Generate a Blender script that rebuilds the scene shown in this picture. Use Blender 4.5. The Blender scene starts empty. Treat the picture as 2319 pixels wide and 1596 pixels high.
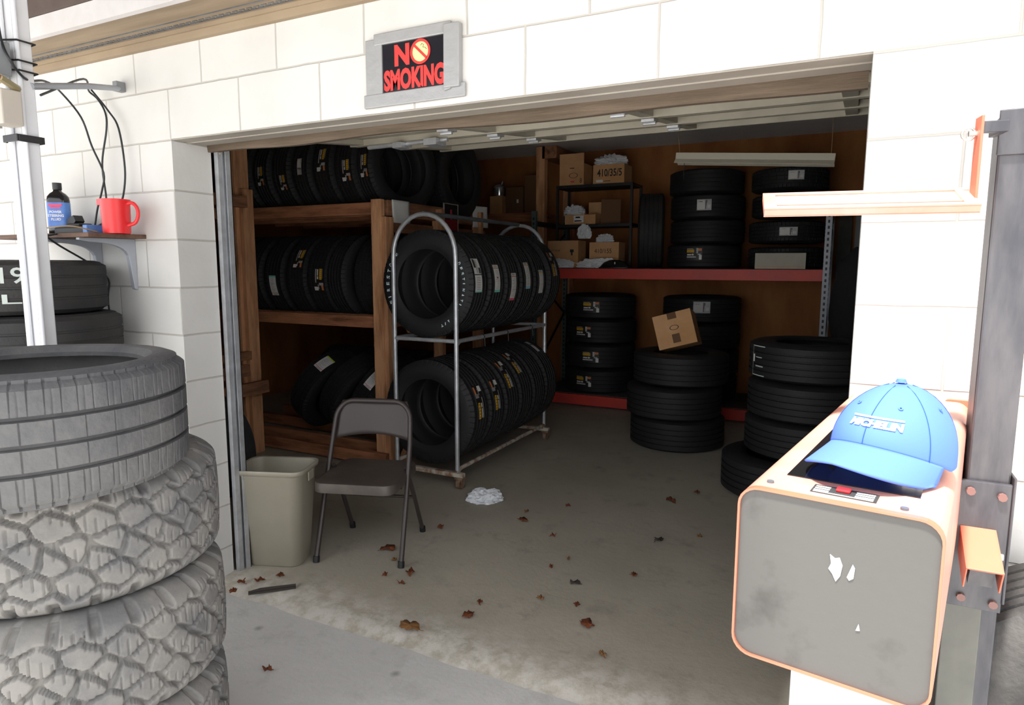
import bpy, bmesh, math, random
import numpy as np
from mathutils import Matrix, Vector, Euler
random.seed(7); np.random.seed(7)
PI = math.pi
S = bpy.context.scene
C = S.collection

# ------------------------------------------------------------------ camera
cd = bpy.data.cameras.new('camera'); cam = bpy.data.objects.new('camera', cd); C.objects.link(cam); S.camera = cam
YAW, PITCH, ROLL, F = -.4675, -.1309, .0024, 1502.9
cy, sy, cp, sp = math.cos(YAW), math.sin(YAW), math.cos(PITCH), math.sin(PITCH)
fw = Vector((sy*cp, cy*cp, sp)); rt = Vector((cy, -sy, 0)); upv = rt.cross(fw)
r2 = rt*math.cos(ROLL)+upv*math.sin(ROLL); u2 = -rt*math.sin(ROLL)+upv*math.cos(ROLL)
cam.matrix_world = Matrix(((r2.x, u2.x, -fw.x, 2.5363), (r2.y, u2.y, -fw.y, -1.8943), (r2.z, u2.z, -fw.z, 1.4483), (0, 0, 0, 1)))
cd.sensor_width = 36; cd.lens = F/2319*36; cd.clip_start = .02

# ------------------------------------------------------------------ light
W = bpy.data.worlds.new('sky'); S.world = W; W.use_nodes = True
bg = W.node_tree.nodes['Background']; bg.inputs[0].default_value = (.93, .96, 1, 1); bg.inputs[1].default_value = 1.4
sd = bpy.data.lights.new('sun', 'SUN'); sd.energy = 6.5; sd.angle = math.radians(6); sd.color = (1, .975, .94)
sun = bpy.data.objects.new('sun', sd); C.objects.link(sun)
sun.rotation_euler = Vector((.12, .30, -.95)).to_track_quat('-Z', 'Y').to_euler()
S.cycles.diffuse_bounces = 7; S.cycles.max_bounces = 12
S.view_settings.view_transform = 'Standard'; S.view_settings.look = 'None'
S.view_settings.exposure = 0.9; S.view_settings.gamma = 1; S.view_settings.use_curve_mapping = False

# ------------------------------------------------------------------ materials
MT = {}
def srgb(h):
    if isinstance(h, str):
        v = [int(h[i:i+2], 16)/255 for i in (0, 2, 4)]
        return tuple(((c/12.92) if c <= .04045 else ((c+.055)/1.055)**2.4) for c in v)
    return h
def mat(name, col, rough=.6, metal=0, noise=0, nscale=8, col2=None, bump=0, bscale=60, stretch=None, thresh=(.35, .65), spec=.5, clear=0):
    """principled material whose colour wanders between col and col2 by noise, with a fine bump"""
    m = bpy.data.materials.new(name); m.use_nodes = True; MT[name] = m
    nt = m.node_tree; N = nt.nodes; L = nt.links; b = N['Principled BSDF']
    c = srgb(col); b.inputs['Base Color'].default_value = (*c, 1)
    b.inputs['Roughness'].default_value = rough; b.inputs['Metallic'].default_value = metal
    b.inputs['Specular IOR Level'].default_value = spec
    if clear: b.inputs['Coat Weight'].default_value = clear
    tc = N.new('ShaderNodeTexCoord'); mp = N.new('ShaderNodeMapping'); L.new(tc.outputs['Object'], mp.inputs[0])
    if stretch: mp.inputs['Scale'].default_value = stretch
    if col2 is not None:
        n = N.new('ShaderNodeTexNoise'); n.inputs['Scale'].default_value = nscale; n.inputs['Detail'].default_value = 8; n.inputs['Roughness'].default_value = .6
        L.new(mp.outputs[0], n.inputs['Vector'])
        r = N.new('ShaderNodeMapRange'); r.inputs['From Min'].default_value = thresh[0]; r.inputs['From Max'].default_value = thresh[1]
        L.new(n.outputs['Fac'], r.inputs['Value'])
        mx = N.new('ShaderNodeMix'); mx.data_type = 'RGBA'; mx.inputs['A'].default_value = (*c, 1); mx.inputs['B'].default_value = (*srgb(col2), 1)
        L.new(r.outputs[0], mx.inputs['Factor']); L.new(mx.outputs['Result'], b.inputs['Base Color'])
    if bump:
        n2 = N.new('ShaderNodeTexNoise'); n2.inputs['Scale'].default_value = bscale; n2.inputs['Detail'].default_value = 6
        L.new(mp.outputs[0], n2.inputs['Vector'])
        bp = N.new('ShaderNodeBump'); bp.inputs['Strength'].default_value = bump; bp.inputs['Distance'].default_value = .01
        L.new(n2.outputs['Fac'], bp.inputs['Height']); L.new(bp.outputs[0], b.inputs['Normal'])
    return m

mat('rubber', (.014, .014, .015), .62, bump=.15, bscale=120, spec=.35)
mat('rubber_grey', (.022, .022, .023), .65, col2=(.036, .035, .034), nscale=6, bump=.2, bscale=90, spec=.3)
mat('rubber_used', (.045, .043, .042), .75, col2=(.085, .08, .074), nscale=9, bump=.3, bscale=80, spec=.3)
mat('rubber_mud', (.13, .128, .127), .8, col2=(.2, .19, .176), nscale=7, bump=.15, bscale=90, spec=.3, thresh=(.4, .6)); mat('rubber_dusty', (.062, .063, .069), .75, col2=(.115, .113, .112), nscale=5, bump=.35, bscale=60, spec=.35)
mat('black', (.012, .012, .013), .5); mat('black_gloss', (.008, .008, .009), .12, spec=.6)
mat('white_paper', (.72, .71, .68), .7); mat('ink', (.03, .03, .03), .8)
mat('yellow', (.75, .42, .02), .5); mat('teal', (.2, .62, .52), .6); mat('cyan', (.25, .6, .75), .6); mat('pink', (.75, .12, .2), .6)
mat('silver_foil', (.6, .6, .62), .3, .6, bump=.8, bscale=140); mat('lime', (.55, .7, .05), .6); mat('orange_band', (.6, .2, .06), .6)
mat('letter_white', (.55, .68, .72), .6); mat('chalk', (.5, .55, .52), .9)
mat('wood', 'dba478', .75, col2='94623f', nscale=3.2, stretch=(6, 6, .9), bump=.25, bscale=30, thresh=(.42, .75))
mat('wood_x', 'b87c58', .75, col2='6c432c', nscale=3.2, stretch=(.9, 6, 6), bump=.25, bscale=30, thresh=(.42, .72))
mat('wood_y', 'a57455', .75, col2='5a3a28', nscale=3.2, stretch=(6, .9, 6), bump=.25, bscale=30, thresh=(.42, .72))
mat('plywood', 'a8713f', .8, col2='824c26', nscale=2.2, stretch=(1, 1, .35), bump=.1, bscale=20)
mat('galvanised', (.6, .62, .65), .4, .55, col2=(.45, .46, .48), nscale=14)
mat('rusty_white', (.55, .5, .42), .6, col2=(.25, .13, .07), nscale=16, thresh=(.45, .62))
mat('rust', (.16, .07, .035), .8, col2=(.28, .2, .14), nscale=30)
mat('steel_grey', (.16, .18, .2), .45, .3, col2=(.1, .11, .12), nscale=10)
mat('bracket_grey', (.36, .38, .42), .5, .2)
mat('red_beam', (.62, .05, .03), .5, col2=(.5, .05, .04), nscale=6)
mat('green_steel', (.09, .13, .12), .6)
mat('cardboard', 'd0a275', .8, col2='c0905f', nscale=4, bump=.1); mat('cardboard_dark', '6a4c34', .85)
mat('plastic_bag', (.75, .77, .8), .35, bump=.6, bscale=25)
mat('cream_paint', (.46, .43, .35), .55, col2=(.38, .35, .28), nscale=5)
mat('soffit_shade', (.36, .33, .285), .6, col2=(.3, .27, .23), nscale=4); mat('lamp_white', (.75, .7, .58), .45)
mat('seal', '6d5d4e', .85, col2='544839', nscale=6, stretch=(.6, 8, 8), bump=.25, bscale=40)
mat('ceiling_grey', (.86, .86, .84), .9, col2=(.78, .78, .76), nscale=2)
mat('orange_paint', (.60, .15, .085), .42, col2=(.52, .16, .10), nscale=7, thresh=(.5, .75), spec=.5)
mat('orange_lit', (.70, .27, .19), .38, col2=(.68, .34, .27), nscale=6)  # same orange paint made paler, overexposure put into the colour
mat('tray_grey', (.5, .46, .42), .5); mat('panel_grey', (.078, .074, .069), .55, col2=(.045, .042, .038), thresh=(.56, .72), nscale=9, bump=.05, bscale=60)
mat('dark_steel', (.06, .06, .068), .42, .5, col2=(.11, .105, .11), nscale=8, stretch=(3, 3, .6))
mat('steel_olive', (.13, .13, .11), .5, .3, col2=(.1, .1, .09), nscale=9)
mat('bolt', (.6, .55, .5), .3, .9)
mat('cap_blue', (.075, .165, .72), .8, bump=.06, bscale=700); mat('cap_dark', (.01, .025, .12), .9)
mat('cap_seam', (.02, .07, .3), .9); mat('embroid', (.9, .9, .9), .7); mat('embroid_yellow', (.85, .7, .15), .7)
mat('chair_brown', (.045, .034, .032), .4, .1, col2=(.045, .036, .033), nscale=8)
mat('chair_seat', (.075, .06, .052), .45, col2=(.11, .092, .07), nscale=9, thresh=(.5, .72))
mat('bin_beige', (.33, .305, .24), .45, col2=(.30, .275, .215), nscale=5)
mat('leaf', '7a3d18', .8, col2='3c1c0c', nscale=18); mat('leaf_tan', '8a6238', .8, col2='6b4520', nscale=16)
mat('twig', '3a3530', .9)
mat('white_post', (.66, .67, .7), .45, col2=(.6, .6, .6), nscale=4); mat('pipe_white', (.7, .71, .74), .4)
mat('box_grey', (.2, .21, .22), .5); mat('box_beige', (.42, .38, .33), .5); mat('copper_red', (.2, .1, .085), .5); mat('brass', (.45, .38, .22), .4, .5)
mat('cable', (.012, .014, .016), .5); mat('cord_tan', (.4, .28, .15), .7)
mat('red_plastic', (.72, .025, .03), .35); mat('label_blue', (.03, .09, .42), .4, col2=(.15, .35, .75), nscale=5); mat('label_red', (.7, .05, .12), .5)
mat('tape', (.34, .34, .34), .45, .3, bump=.25, bscale=25); mat('sign_black', (.012, .012, .016), .15)
mat('sign_red', (.85, .035, .03), .5); mat('sign_cream', (.9, .66, .3), .5); mat('crimson', (.3, .01, .02), .6)
mat('fascia', (.66, .64, .64), .6, col2=(.58, .55, .54), nscale=4)
mat('soffit', '9c8a72', .7, col2='86745e', nscale=3, stretch=(.5, 5, 1)); mat('roof_rust', (.085, .06, .05), .85, col2=(.14, .11, .1), nscale=3)
mat('shelf_wood', '6e5140', .7, col2='4a3428', nscale=5, stretch=(1, 5, 5)); mat('wood_orange', '8e5a24', .7, col2='6f431b', nscale=4, stretch=(5, 5, .6))
mat('jacket', (.015, .015, .018), .9, bump=.5, bscale=12); mat('bulb_metal', (.6, .62, .65), .2, .9)
mat('board_grey', (.09, .085, .08), .8, col2=(.05, .05, .05), nscale=5)

def block_mat():
    m = bpy.data.materials.new('painted_block'); m.use_nodes = True; MT['painted_block'] = m
    nt = m.node_tree; N = nt.nodes; L = nt.links; b = N['Principled BSDF']; b.inputs['Roughness'].default_value = .75
    b.inputs['Specular IOR Level'].default_value = .25
    tc = N.new('ShaderNodeTexCoord'); sx = N.new('ShaderNodeSeparateXYZ'); L.new(tc.outputs['Object'], sx.inputs[0])
    ad = N.new('ShaderNodeMath'); L.new(sx.outputs[0], ad.inputs[0]); L.new(sx.outputs[1], ad.inputs[1])
    az = N.new('ShaderNodeMath'); az.inputs[1].default_value = -.1322; L.new(sx.outputs[2], az.inputs[0])
    cb = N.new('ShaderNodeCombineXYZ'); L.new(ad.outputs[0], cb.inputs[0]); L.new(az.outputs[0], cb.inputs[1])
    nz = N.new('ShaderNodeTexNoise'); nz.inputs['Scale'].default_value = 9; nz.inputs['Detail'].default_value = 3; L.new(cb.outputs[0], nz.inputs['Vector'])
    wob = N.new('ShaderNodeVectorMath'); wob.operation = 'MULTIPLY_ADD'; wob.inputs[1].default_value = (.006, .006, 0); L.new(nz.outputs['Color'], wob.inputs[0]); L.new(cb.outputs[0], wob.inputs[2])
    br = N.new('ShaderNodeTexBrick'); br.offset = .5; br.inputs['Scale'].default_value = 1; br.inputs['Mortar Size'].default_value = .0045
    br.inputs['Mortar Smooth'].default_value = .6; br.inputs['Brick Width'].default_value = .4064; br.inputs['Row Height'].default_value = .2032
    br.inputs['Color1'].default_value = (1, 1, 1, 1); br.inputs['Color2'].default_value = (1, 1, 1, 1); br.inputs['Mortar'].default_value = (0, 0, 0, 1)
    L.new(wob.outputs[0], br.inputs['Vector'])
    st = N.new('ShaderNodeTexNoise'); st.inputs['Scale'].default_value = 2.3; st.inputs['Detail'].default_value = 7; L.new(tc.outputs['Object'], st.inputs['Vector'])
    mr = N.new('ShaderNodeMapRange'); mr.inputs['From Min'].default_value = .45; mr.inputs['From Max'].default_value = .8; L.new(st.outputs['Fac'], mr.inputs['Value'])
    mx = N.new('ShaderNodeMix'); mx.data_type = 'RGBA'; mx.inputs['A'].default_value = (.62, .61, .585, 1); mx.inputs['B'].default_value = (.53, .515, .49, 1); L.new(mr.outputs[0], mx.inputs['Factor'])
    m2 = N.new('ShaderNodeMix'); m2.data_type = 'RGBA'; m2.inputs['B'].default_value = (.34, .31, .27, 1)
    inv = N.new('ShaderNodeMath'); inv.operation = 'MULTIPLY'; inv.inputs[1].default_value = .6; L.new(br.outputs['Fac'], inv.inputs[0])
    L.new(inv.outputs[0], m2.inputs['Factor']); L.new(mx.outputs['Result'], m2.inputs['A']); L.new(m2.outputs['Result'], b.inputs['Base Color'])
    n3 = N.new('ShaderNodeTexNoise'); n3.inputs['Scale'].default_value = 45; n3.inputs['Detail'].default_value = 5; L.new(tc.outputs['Object'], n3.inputs['Vector'])
    hm = N.new('ShaderNodeMath'); hm.operation = 'MULTIPLY_ADD'; hm.inputs[1].default_value = -1.0; L.new(br.outputs['Fac'], hm.inputs[0])
    h2 = N.new('ShaderNodeMath'); h2.operation = 'MULTIPLY'; h2.inputs[1].default_value = .22; L.new(n3.outputs['Fac'], h2.inputs[0]); L.new(h2.outputs[0], hm.inputs[2])
    bp = N.new('ShaderNodeBump'); bp.inputs['Strength'].default_value = .55; bp.inputs['Distance'].default_value = .006
    L.new(hm.outputs[0], bp.inputs['Height']); L.new(bp.outputs[0], b.inputs['Normal'])
block_mat()

def concrete(name, c1, c2, c3, pale=None, scale=1.0):
    """worn concrete: broad stains, small dark spots, scratches; pale = band of rough cement patching along the doorway (y range)"""
    m = bpy.data.materials.new(name); m.use_nodes = True; MT[name] = m
    nt = m.node_tree; N = nt.nodes; L = nt.links; b = N['Principled BSDF']; b.inputs['Roughness'].default_value = .8; b.inputs['Specular IOR Level'].default_value = .3
    tc = N.new('ShaderNodeTexCoord')
    def noise(s, d=8, r=.6, vec=None):
        n = N.new('ShaderNodeTexNoise'); n.inputs['Scale'].default_value = s*scale; n.inputs['Detail'].default_value = d; n.inputs['Roughness'].default_value = r
        L.new(vec or tc.outputs['Object'], n.inputs['Vector']); return n.outputs['Fac']
    def rng(v, a, z):
        r = N.new('ShaderNodeMapRange'); r.inputs['From Min'].default_value = a; r.inputs['From Max'].default_value = z; L.new(v, r.inputs['Value']); return r.outputs[0]
    def mix(f, a, bb):
        x = N.new('ShaderNodeMix'); x.data_type = 'RGBA'; L.new(f, x.inputs['Factor'])
        for k, v in (('A', a), ('B', bb)):
            if isinstance(v, tuple): x.inputs[k].default_value = (*v, 1)
            else: L.new(v, x.inputs[k])
        return x.outputs['Result']
    def mul(a, k):
        x = N.new('ShaderNodeMath'); x.operation = 'MULTIPLY'; L.new(a, x.inputs[0])
        if isinstance(k, float): x.inputs[1].default_value = k
        else: L.new(k, x.inputs[1])
        return x.outputs[0]
    base = mix(rng(noise(1.4), .35, .68), c1, c2)
    base = mix(rng(noise(5, 10, .7), .55, .78), base, c3)
    mp = N.new('ShaderNodeMapping'); mp.inputs['Scale'].default_value = (1, 4, 1); mp.inputs['Rotation'].default_value = (0, 0, .5); L.new(tc.outputs['Object'], mp.inputs[0])
    base = mix(mul(rng(noise(7, 6, .6, mp.outputs[0]), .6, .8), .5), base, c3)
    vo = N.new('ShaderNodeTexVoronoi'); vo.inputs['Scale'].default_value = 5; L.new(tc.outputs['Object'], vo.inputs['Vector'])
    sp_ = mul(rng(vo.outputs['Distance'], .12, .03), rng(noise(3.1, 2), .56, .64))
    base = mix(mul(sp_, .8), base, tuple(v*.6 for v in c3))
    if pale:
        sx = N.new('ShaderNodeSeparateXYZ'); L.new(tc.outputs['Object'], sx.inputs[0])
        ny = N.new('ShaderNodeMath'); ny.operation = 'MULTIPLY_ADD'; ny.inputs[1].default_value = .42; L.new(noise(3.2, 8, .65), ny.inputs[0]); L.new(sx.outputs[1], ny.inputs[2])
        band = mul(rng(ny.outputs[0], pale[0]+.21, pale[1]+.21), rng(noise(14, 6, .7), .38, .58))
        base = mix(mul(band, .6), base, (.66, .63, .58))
    L.new(base, b.inputs['Base Color'])
    bp = N.new('ShaderNodeBump'); bp.inputs['Strength'].default_value = .4; bp.inputs['Distance'].default_value = .006
    L.new(noise(22, 10, .7), bp.inputs['Height']); L.new(bp.outputs[0], b.inputs['Normal'])
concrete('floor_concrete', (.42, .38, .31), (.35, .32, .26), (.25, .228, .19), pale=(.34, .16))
concrete('apron_concrete', (.60, .59, .57), (.53, .52, .50), (.42, .41, .385))
concrete('pale_concrete', (.72, .70, .66), (.66, .64, .60), (.55, .53, .5))

# ------------------------------------------------------------------ mesh helpers
class MB:
    def __init__(s): s.v = []; s.f = []; s.mi = []; s.sm = []
    def add(s, vs, fs, M=None, mi=0, smooth=False):
        o = len(s.v)
        s.v += [tuple(M @ Vector(v)) if M else tuple(v) for v in vs]
        for f in fs: s.f.append([i+o for i in f]); s.mi.append(mi); s.sm.append(smooth)
        return s
    def box(s, lo, hi, M=None, mi=0):
        x0, y0, z0 = lo; x1, y1, z1 = hi
        vs = [(x0, y0, z0), (x1, y0, z0), (x1, y1, z0), (x0, y1, z0), (x0, y0, z1), (x1, y0, z1), (x1, y1, z1), (x0, y1, z1)]
        return s.add(vs, [(0, 3, 2, 1), (4, 5, 6, 7), (0, 1, 5, 4), (1, 2, 6, 5), (2, 3, 7, 6), (3, 0, 4, 7)], M, mi)
    def soft(s, pts, r, n=8, sub=6, **k):
        P = [Vector(p) for p in pts]; P = [P[0]*2-P[1]]+P+[P[-1]*2-P[-2]]; out = []
        for i in range(1, len(P)-2):
            a, b, c, d = P[i-1:i+3]
            for q in range(sub):
                t = q/sub; out.append(.5*((2*b)+(c-a)*t+(2*a-5*b+4*c-d)*t*t+(3*b-a-3*c+d)*t**3))
        return s.tube(out+[P[-2]], r, n, **k)
    def tube(s, pts, r, n=10, M=None, mi=0, closed=False, cap=True):
        P = [Vector(p) for p in pts]; m = len(P); vs = []; fs = []; prev = None
        for i, p in enumerate(P):
            if closed: t = P[(i+1) % m]-P[i-1]
            else: t = (P[min(i+1, m-1)]-P[max(i-1, 0)])
            t.normalize()
            if prev is None:
                a = Vector((0, 0, 1)) if abs(t.z) < .9 else Vector((1, 0, 0)); nx = t.cross(a).normalized()
            else: nx = (prev-t*prev.dot(t)).normalized()
            prev = nx; ny = t.cross(nx); rr = r[i] if isinstance(r, (list, tuple)) else r
            for k in range(n):
                a = 2*PI*k/n; vs.append(p+nx*rr*math.cos(a)+ny*rr*math.sin(a))
        for i in range(m if closed else m-1):
            j = (i+1) % m
            for k in range(n): fs.append((i*n+k, i*n+(k+1) % n, j*n+(k+1) % n, j*n+k))
        if cap and not closed: fs.append(tuple(range(n))[::-1]); fs.append(tuple((m-1)*n+k for k in range(n)))
        return s.add(vs, fs, M, mi, True)
    def cyl(s, p0, p1, r, n=20, M=None, mi=0): return s.tube([p0, p1], r, n, M, mi)
    def lathe(s, prof, n=32, M=None, mi=0, closed=False, a0=0, a1=2*PI):
        full = abs(a1-a0-2*PI) < 1e-6; cnt = n if full else n+1; k = len(prof); vs = []; fs = []
        for i in range(cnt):
            a = a0+(a1-a0)*i/n
            for r, z in prof: vs.append((r*math.cos(a), r*math.sin(a), z))
        for i in range(n):
            j = (i+1) % cnt
            for q in range(k if closed else k-1): fs.append((i*k+q, j*k+q, j*k+(q+1) % k, i*k+(q+1) % k))
        return s.add(vs, fs, M, mi, True)
    def prism(s, poly, h0, h1, M=None, mi=0, smooth=False):
        n = len(poly); vs = [(x, y, h0) for x, y in poly]+[(x, y, h1) for x, y in poly]
        fs = [tuple(range(n))[::-1], tuple(range(n, 2*n))]+[(i, (i+1) % n, n+(i+1) % n, n+i) for i in range(n)]
        return s.add(vs, fs, M, mi, smooth)
    def build(s, name, m, parent=None, bevel=0, loc=None, rot=None, sharp=35, subs=0):
        me = bpy.data.meshes.new(name); me.from_pydata(s.v, [], s.f)
        ms = m if isinstance(m, (list, tuple)) else [m]
        for x in ms: me.materials.append(MT[x])
        me.polygons.foreach_set('material_index', s.mi); me.polygons.foreach_set('use_smooth', s.sm)
        me.update()
        bm = bmesh.new(); bm.from_mesh(me); bmesh.ops.recalc_face_normals(bm, faces=bm.faces)
        for e in bm.edges:
            if len(e.link_faces) == 2 and e.calc_face_angle(0) > math.radians(sharp): e.smooth = False
        bm.to_mesh(me); bm.free()
        o = bpy.data.objects.new(name, me); C.objects.link(o)
        if parent: o.parent = parent
        if loc: o.location = loc
        if rot: o.rotation_euler = rot
        if bevel:
            b = o.modifiers.new('bevel', 'BEVEL'); b.width = bevel; b.segments = 2; b.limit_method = 'ANGLE'; b.angle_limit = math.radians(40)
        return o
def tag(o, label=None, cat=None, group=None, kind=None):
    if label: o['label'] = label
    if cat: o['category'] = cat
    if group: o['group'] = group
    if kind: o['kind'] = kind
    return o
def thing(name, label, cat, loc=(0, 0, 0), rot=(0, 0, 0), group=None):
    o = bpy.data.objects.new(name, None); C.objects.link(o); o.location = loc; o.rotation_euler = rot; o.empty_display_size = .05
    return tag(o, label, cat, group)
def struct(name, mb, m, bevel=0): return tag(mb.build(name, m, bevel=bevel), kind='structure')
def copy_tree(o, parent=None):
    c = o.copy(); C.objects.link(c)
    if parent: c.parent = parent
    for ch in list(o.children): copy_tree(ch, c)
    return c
def text_geo(s, size=1, bold=0, ext=0, align='LEFT', shear=0, space=1):
    cu = bpy.data.curves.new('t', 'FONT'); cu.body = s; cu.size = size; cu.offset = bold; cu.extrude = ext; cu.align_x = align; cu.shear = shear
    cu.space_character = space; cu.resolution_u = 3; cu.fill_mode = 'BOTH' if ext else 'FRONT'
    o = bpy.data.objects.new('t', cu); me = bpy.data.meshes.new_from_object(o)
    vs = [tuple(v.co) for v in me.vertices]; fs = [tuple(p.vertices) for p in me.polygons]
    bpy.data.objects.remove(o); bpy.data.meshes.remove(me); bpy.data.curves.remove(cu)
    return vs, fs
def fit(vs, w, h, x0=0, y0=0):
    xs = [v[0] for v in vs]; ys = [v[1] for v in vs]; a, b = min(xs), min(ys); sx = w/(max(xs)-a); sy_ = h/(max(ys)-b)
    return [((v[0]-a)*sx+x0, (v[1]-b)*sy_+y0, v[2]) for v in vs]
def rrect(w, h, r, n=5, cx=0, cy_=0):
    p = []
    for qx, qy, a in ((w/2-r, h/2-r, 0), (-w/2+r, h/2-r, 90), (-w/2+r, -h/2+r, 180), (w/2-r, -h/2+r, 270)):
        for i in range(n+1):
            t = math.radians(a+90*i/n); p.append((cx+qx+r*math.cos(t), cy_+qy+r*math.sin(t)))
    return p
def T(x, y, z): return Matrix.Translation((x, y, z))
def RX(a): return Matrix.Rotation(a, 4, 'X')
def RY(a): return Matrix.Rotation(a, 4, 'Y')
def RZ(a): return Matrix.Rotation(a, 4, 'Z')

# ------------------------------------------------------------------ the building
JX = 2.555; LZ = 1.961; WT = .19
w = MB(); w.box((-4.2, 0, -.06), (0, WT, 2.9)); struct('wall_front', w, 'painted_block')
w = MB(); w.box((-.2032, 0, -.06), (4.6-JX-.2032, WT, LZ)); o_ = struct('wall_front_right', w, 'painted_block'); o_.location.x = JX+.2032
w = MB(); w.box((-.3, WT, LZ+.02), (3.0, WT+.03, 2.9)); w.box((0, 0, LZ), (4.6, .145, 2.9)); w.box((JX, .145, LZ), (4.6, WT, 2.9)); struct('wall_front_lintel', w, 'painted_block')
w = MB(); w.box((0, .004, LZ-.004), (JX, .148, LZ-.0002)); w.box((0, .07, LZ-.008), (JX, .076, LZ-.003)); w.box((0, .148, LZ-.004), (JX, .152, LZ+.05)); struct('trim_1', w, 'soffit_shade')  # plate added under the lintel, its darker colour standing in for shade
w = MB(); w.box((-3.2, 5.5, -.1), (3.05, 5.6, 2.9)); struct('wall_back', w, 'plywood')
w = MB(); w.box((-3.3, WT, -.1), (-3.2, 5.6, 2.9)); struct('wall_left', w, 'plywood')
w = MB(); w.box((3.0, WT, -.1), (3.1, 5.6, 2.9)); struct('wall_right', w, 'board_grey')
w = MB(); w.box((-3.3, WT, 2.74), (3.1, 5.6, 2.9)); struct('ceiling', w, 'ceiling_grey')
# floor slab with a worn lip at the doorway, apron outside
w = MB(); n = 60
xs = [-.0+(JX)*i/n for i in range(n+1)]; rows = []
for k, (y, z) in enumerate([(.6, 0), (.25, 0), (.18, -.001), (.13, -.006), (.10, -.014), (.075, -.026), (.05, -.034)]):
    rows.append([(x, y+(.006*math.sin(x*9+k)+.004*math.sin(x*23) if k in (3, 4, 5) else 0), z+(.002*math.sin(x*17+k) if 2 < k < 6 else 0)) for x in xs])
vs = [p for r in rows for p in r]; fs = [(r*(n+1)+i, r*(n+1)+i+1, (r+1)*(n+1)+i+1, (r+1)*(n+1)+i) for r in range(len(rows)-1) for i in range(n)]
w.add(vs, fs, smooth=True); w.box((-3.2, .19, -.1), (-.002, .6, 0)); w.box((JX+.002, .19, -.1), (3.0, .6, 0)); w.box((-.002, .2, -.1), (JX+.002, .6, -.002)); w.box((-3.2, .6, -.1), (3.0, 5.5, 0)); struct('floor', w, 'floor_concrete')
w = MB(); w.box((-6, -2.6, -.1), (7, .0, -.03)); w.box((0, 0, -.1), (JX, .12, -.03)); struct('ground', w, 'apron_concrete')
w = MB(); w.box((-14, -16, -.1), (16, -2.6, -.03)); struct('ground_driveway', w, 'pale_concrete')
# eaves: frieze, soffit, perforated vent strip, fascia, canopy
w = MB(); w.box((-4.2, -.022, 2.322), (4.6, 0, 2.37)); w.box((-4.2, -.03, 2.35), (4.6, -.022, 2.37)); struct('trim_2', w, 'soffit')
w = MB(); w.box((-4.2, -.235, 2.365), (4.6, 0, 2.385)); struct('ceiling_soffit', w, 'soffit')
v = MB()
for i in range(90):
    x = -2.2+i*.036
    v.box((x, -.066, 2.3625), (x+.024, -.061, 2.3655)); v.box((x+.01, -.054, 2.3625), (x+.034, -.049, 2.3655))
v.box((-4.2, -.047, 2.3625), (4.6, -.043, 2.3655)); v.box((-4.2, -.094, 2.362), (4.6, -.09, 2.3655))
tag(v.build('trim_3', 'steel_grey'), kind='structure')
w = MB(); w.box((-4.2, -.255, 2.35), (4.6, -.23, 2.425)); struct('trim_4', w, 'fascia')
w = MB(); w.box((-4.2, -.262, 2.427), (.9, -.22, 2.6)); w.box((-6, -1.9, 2.56), (2.22, -.24, 2.6)); w.box((-6, -.5, 2.48), (2.22, -.46, 2.56)); w.box((-6, -1.3, 2.46), (2.22, -1.26, 2.56)); struct('ceiling_canopy', w, 'roof_rust')  # canopy beyond the left corner is unseen, its reach set to block sun
w = MB(); w.box((-4.2, -.265, 2.6), (4.6, .2, 2.95)); struct('roof', w, 'fascia')

# overhead garage door, raised
d = tag(bpy.data.objects.new('door_1', None), kind='structure'); C.objects.link(d)
def door_z(y): return 2.035+(y-.26)*.12
for k in range(4):
    y0 = .26+k*.465; y1 = y0+.46
    A = math.atan(.12); M = T(JX/2-.01, y0, door_z(y0)) @ RX(A)
    p = MB(); p.box((-1.30, 0, 0), (1.38, .46, .03), M)
    for x in (-1.26, -.42, .38, 1.2): p.box((x, 0, -.03), (x+.06, .46, 0), M)
    p.box((-1.30, 0, -.035), (1.38, .035, 0), M); p.box((-1.30, .425, -.035), (1.38, .46, 0), M)
    p.build('door_panel', 'cream_paint', d, bevel=.003)
    for x in (-.39, .41):
        h = MB(); h.box((x-.03, -.035, -.05), (x+.03, .045, -.036), M); h.cyl((x-.03, 0, -.055), (x+.03, 0, -.055), .008, 10, M); h.build('hinge', 'galvanised', d, bevel=.002)
w = MB(); n = 60; top = []; bot = []
for i in range(n+1):
    x = -.02+2.57*i/n; t = i/n
    zb = 1.934+.003*math.sin(x*7)-.012*math.exp(-((t-.18)/.1)**2)-.028*max(0, t-.35)+.004*math.sin(x*3.1)
    for yy, zz in ((.175, 2.03), (.168, (2.03+zb)/2), (.175, zb), (.215, zb+.004), (.27, 2.03)): top.append((x, yy, zz))
fs = [(i*5+k, i*5+k+1, i*5+5+k+1, i*5+5+k) for i in range(n) for k in range(4)]
w.add(top, fs, smooth=True); w.build('bottom_seal', 'seal', d)
for x, sx in ((.03, 1), (JX+.03, -1)):
    t = MB(); t.box((x-.028, .2, 0), (x-.004, .204, 1.95)); t.box((x-.028, .2, 0), (x-.024, .27, 1.95)); t.box((x-.004, .2, 0), (x, .225, 1.95)); t.box((x+.006, .232, 0), (x+.01, .26, 1.95)); t.box((x-.028, .256, 0), (x+.01, .26, 1.95)); t.build('door_track', 'galvanised', d)
    x = x-.06 if x < 1 else x; pts = [(x, .25, 1.85), (x, .255, 1.97), (x, .29, 2.06), (x, .36, 2.12), (x, .5, 2.14), (x, 2.4, 2.42)]
    t = MB(); t.tube(pts, .02, 8); t.build('curved_track', 'galvanised', d)
    for y, z in ((.9, 2.2), (2.3, 2.4)): b = MB(); b.box((x-.015, y, z), (x+.015, y+.03, 2.74)); b.build('track_hanger', 'galvanised', d)
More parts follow.
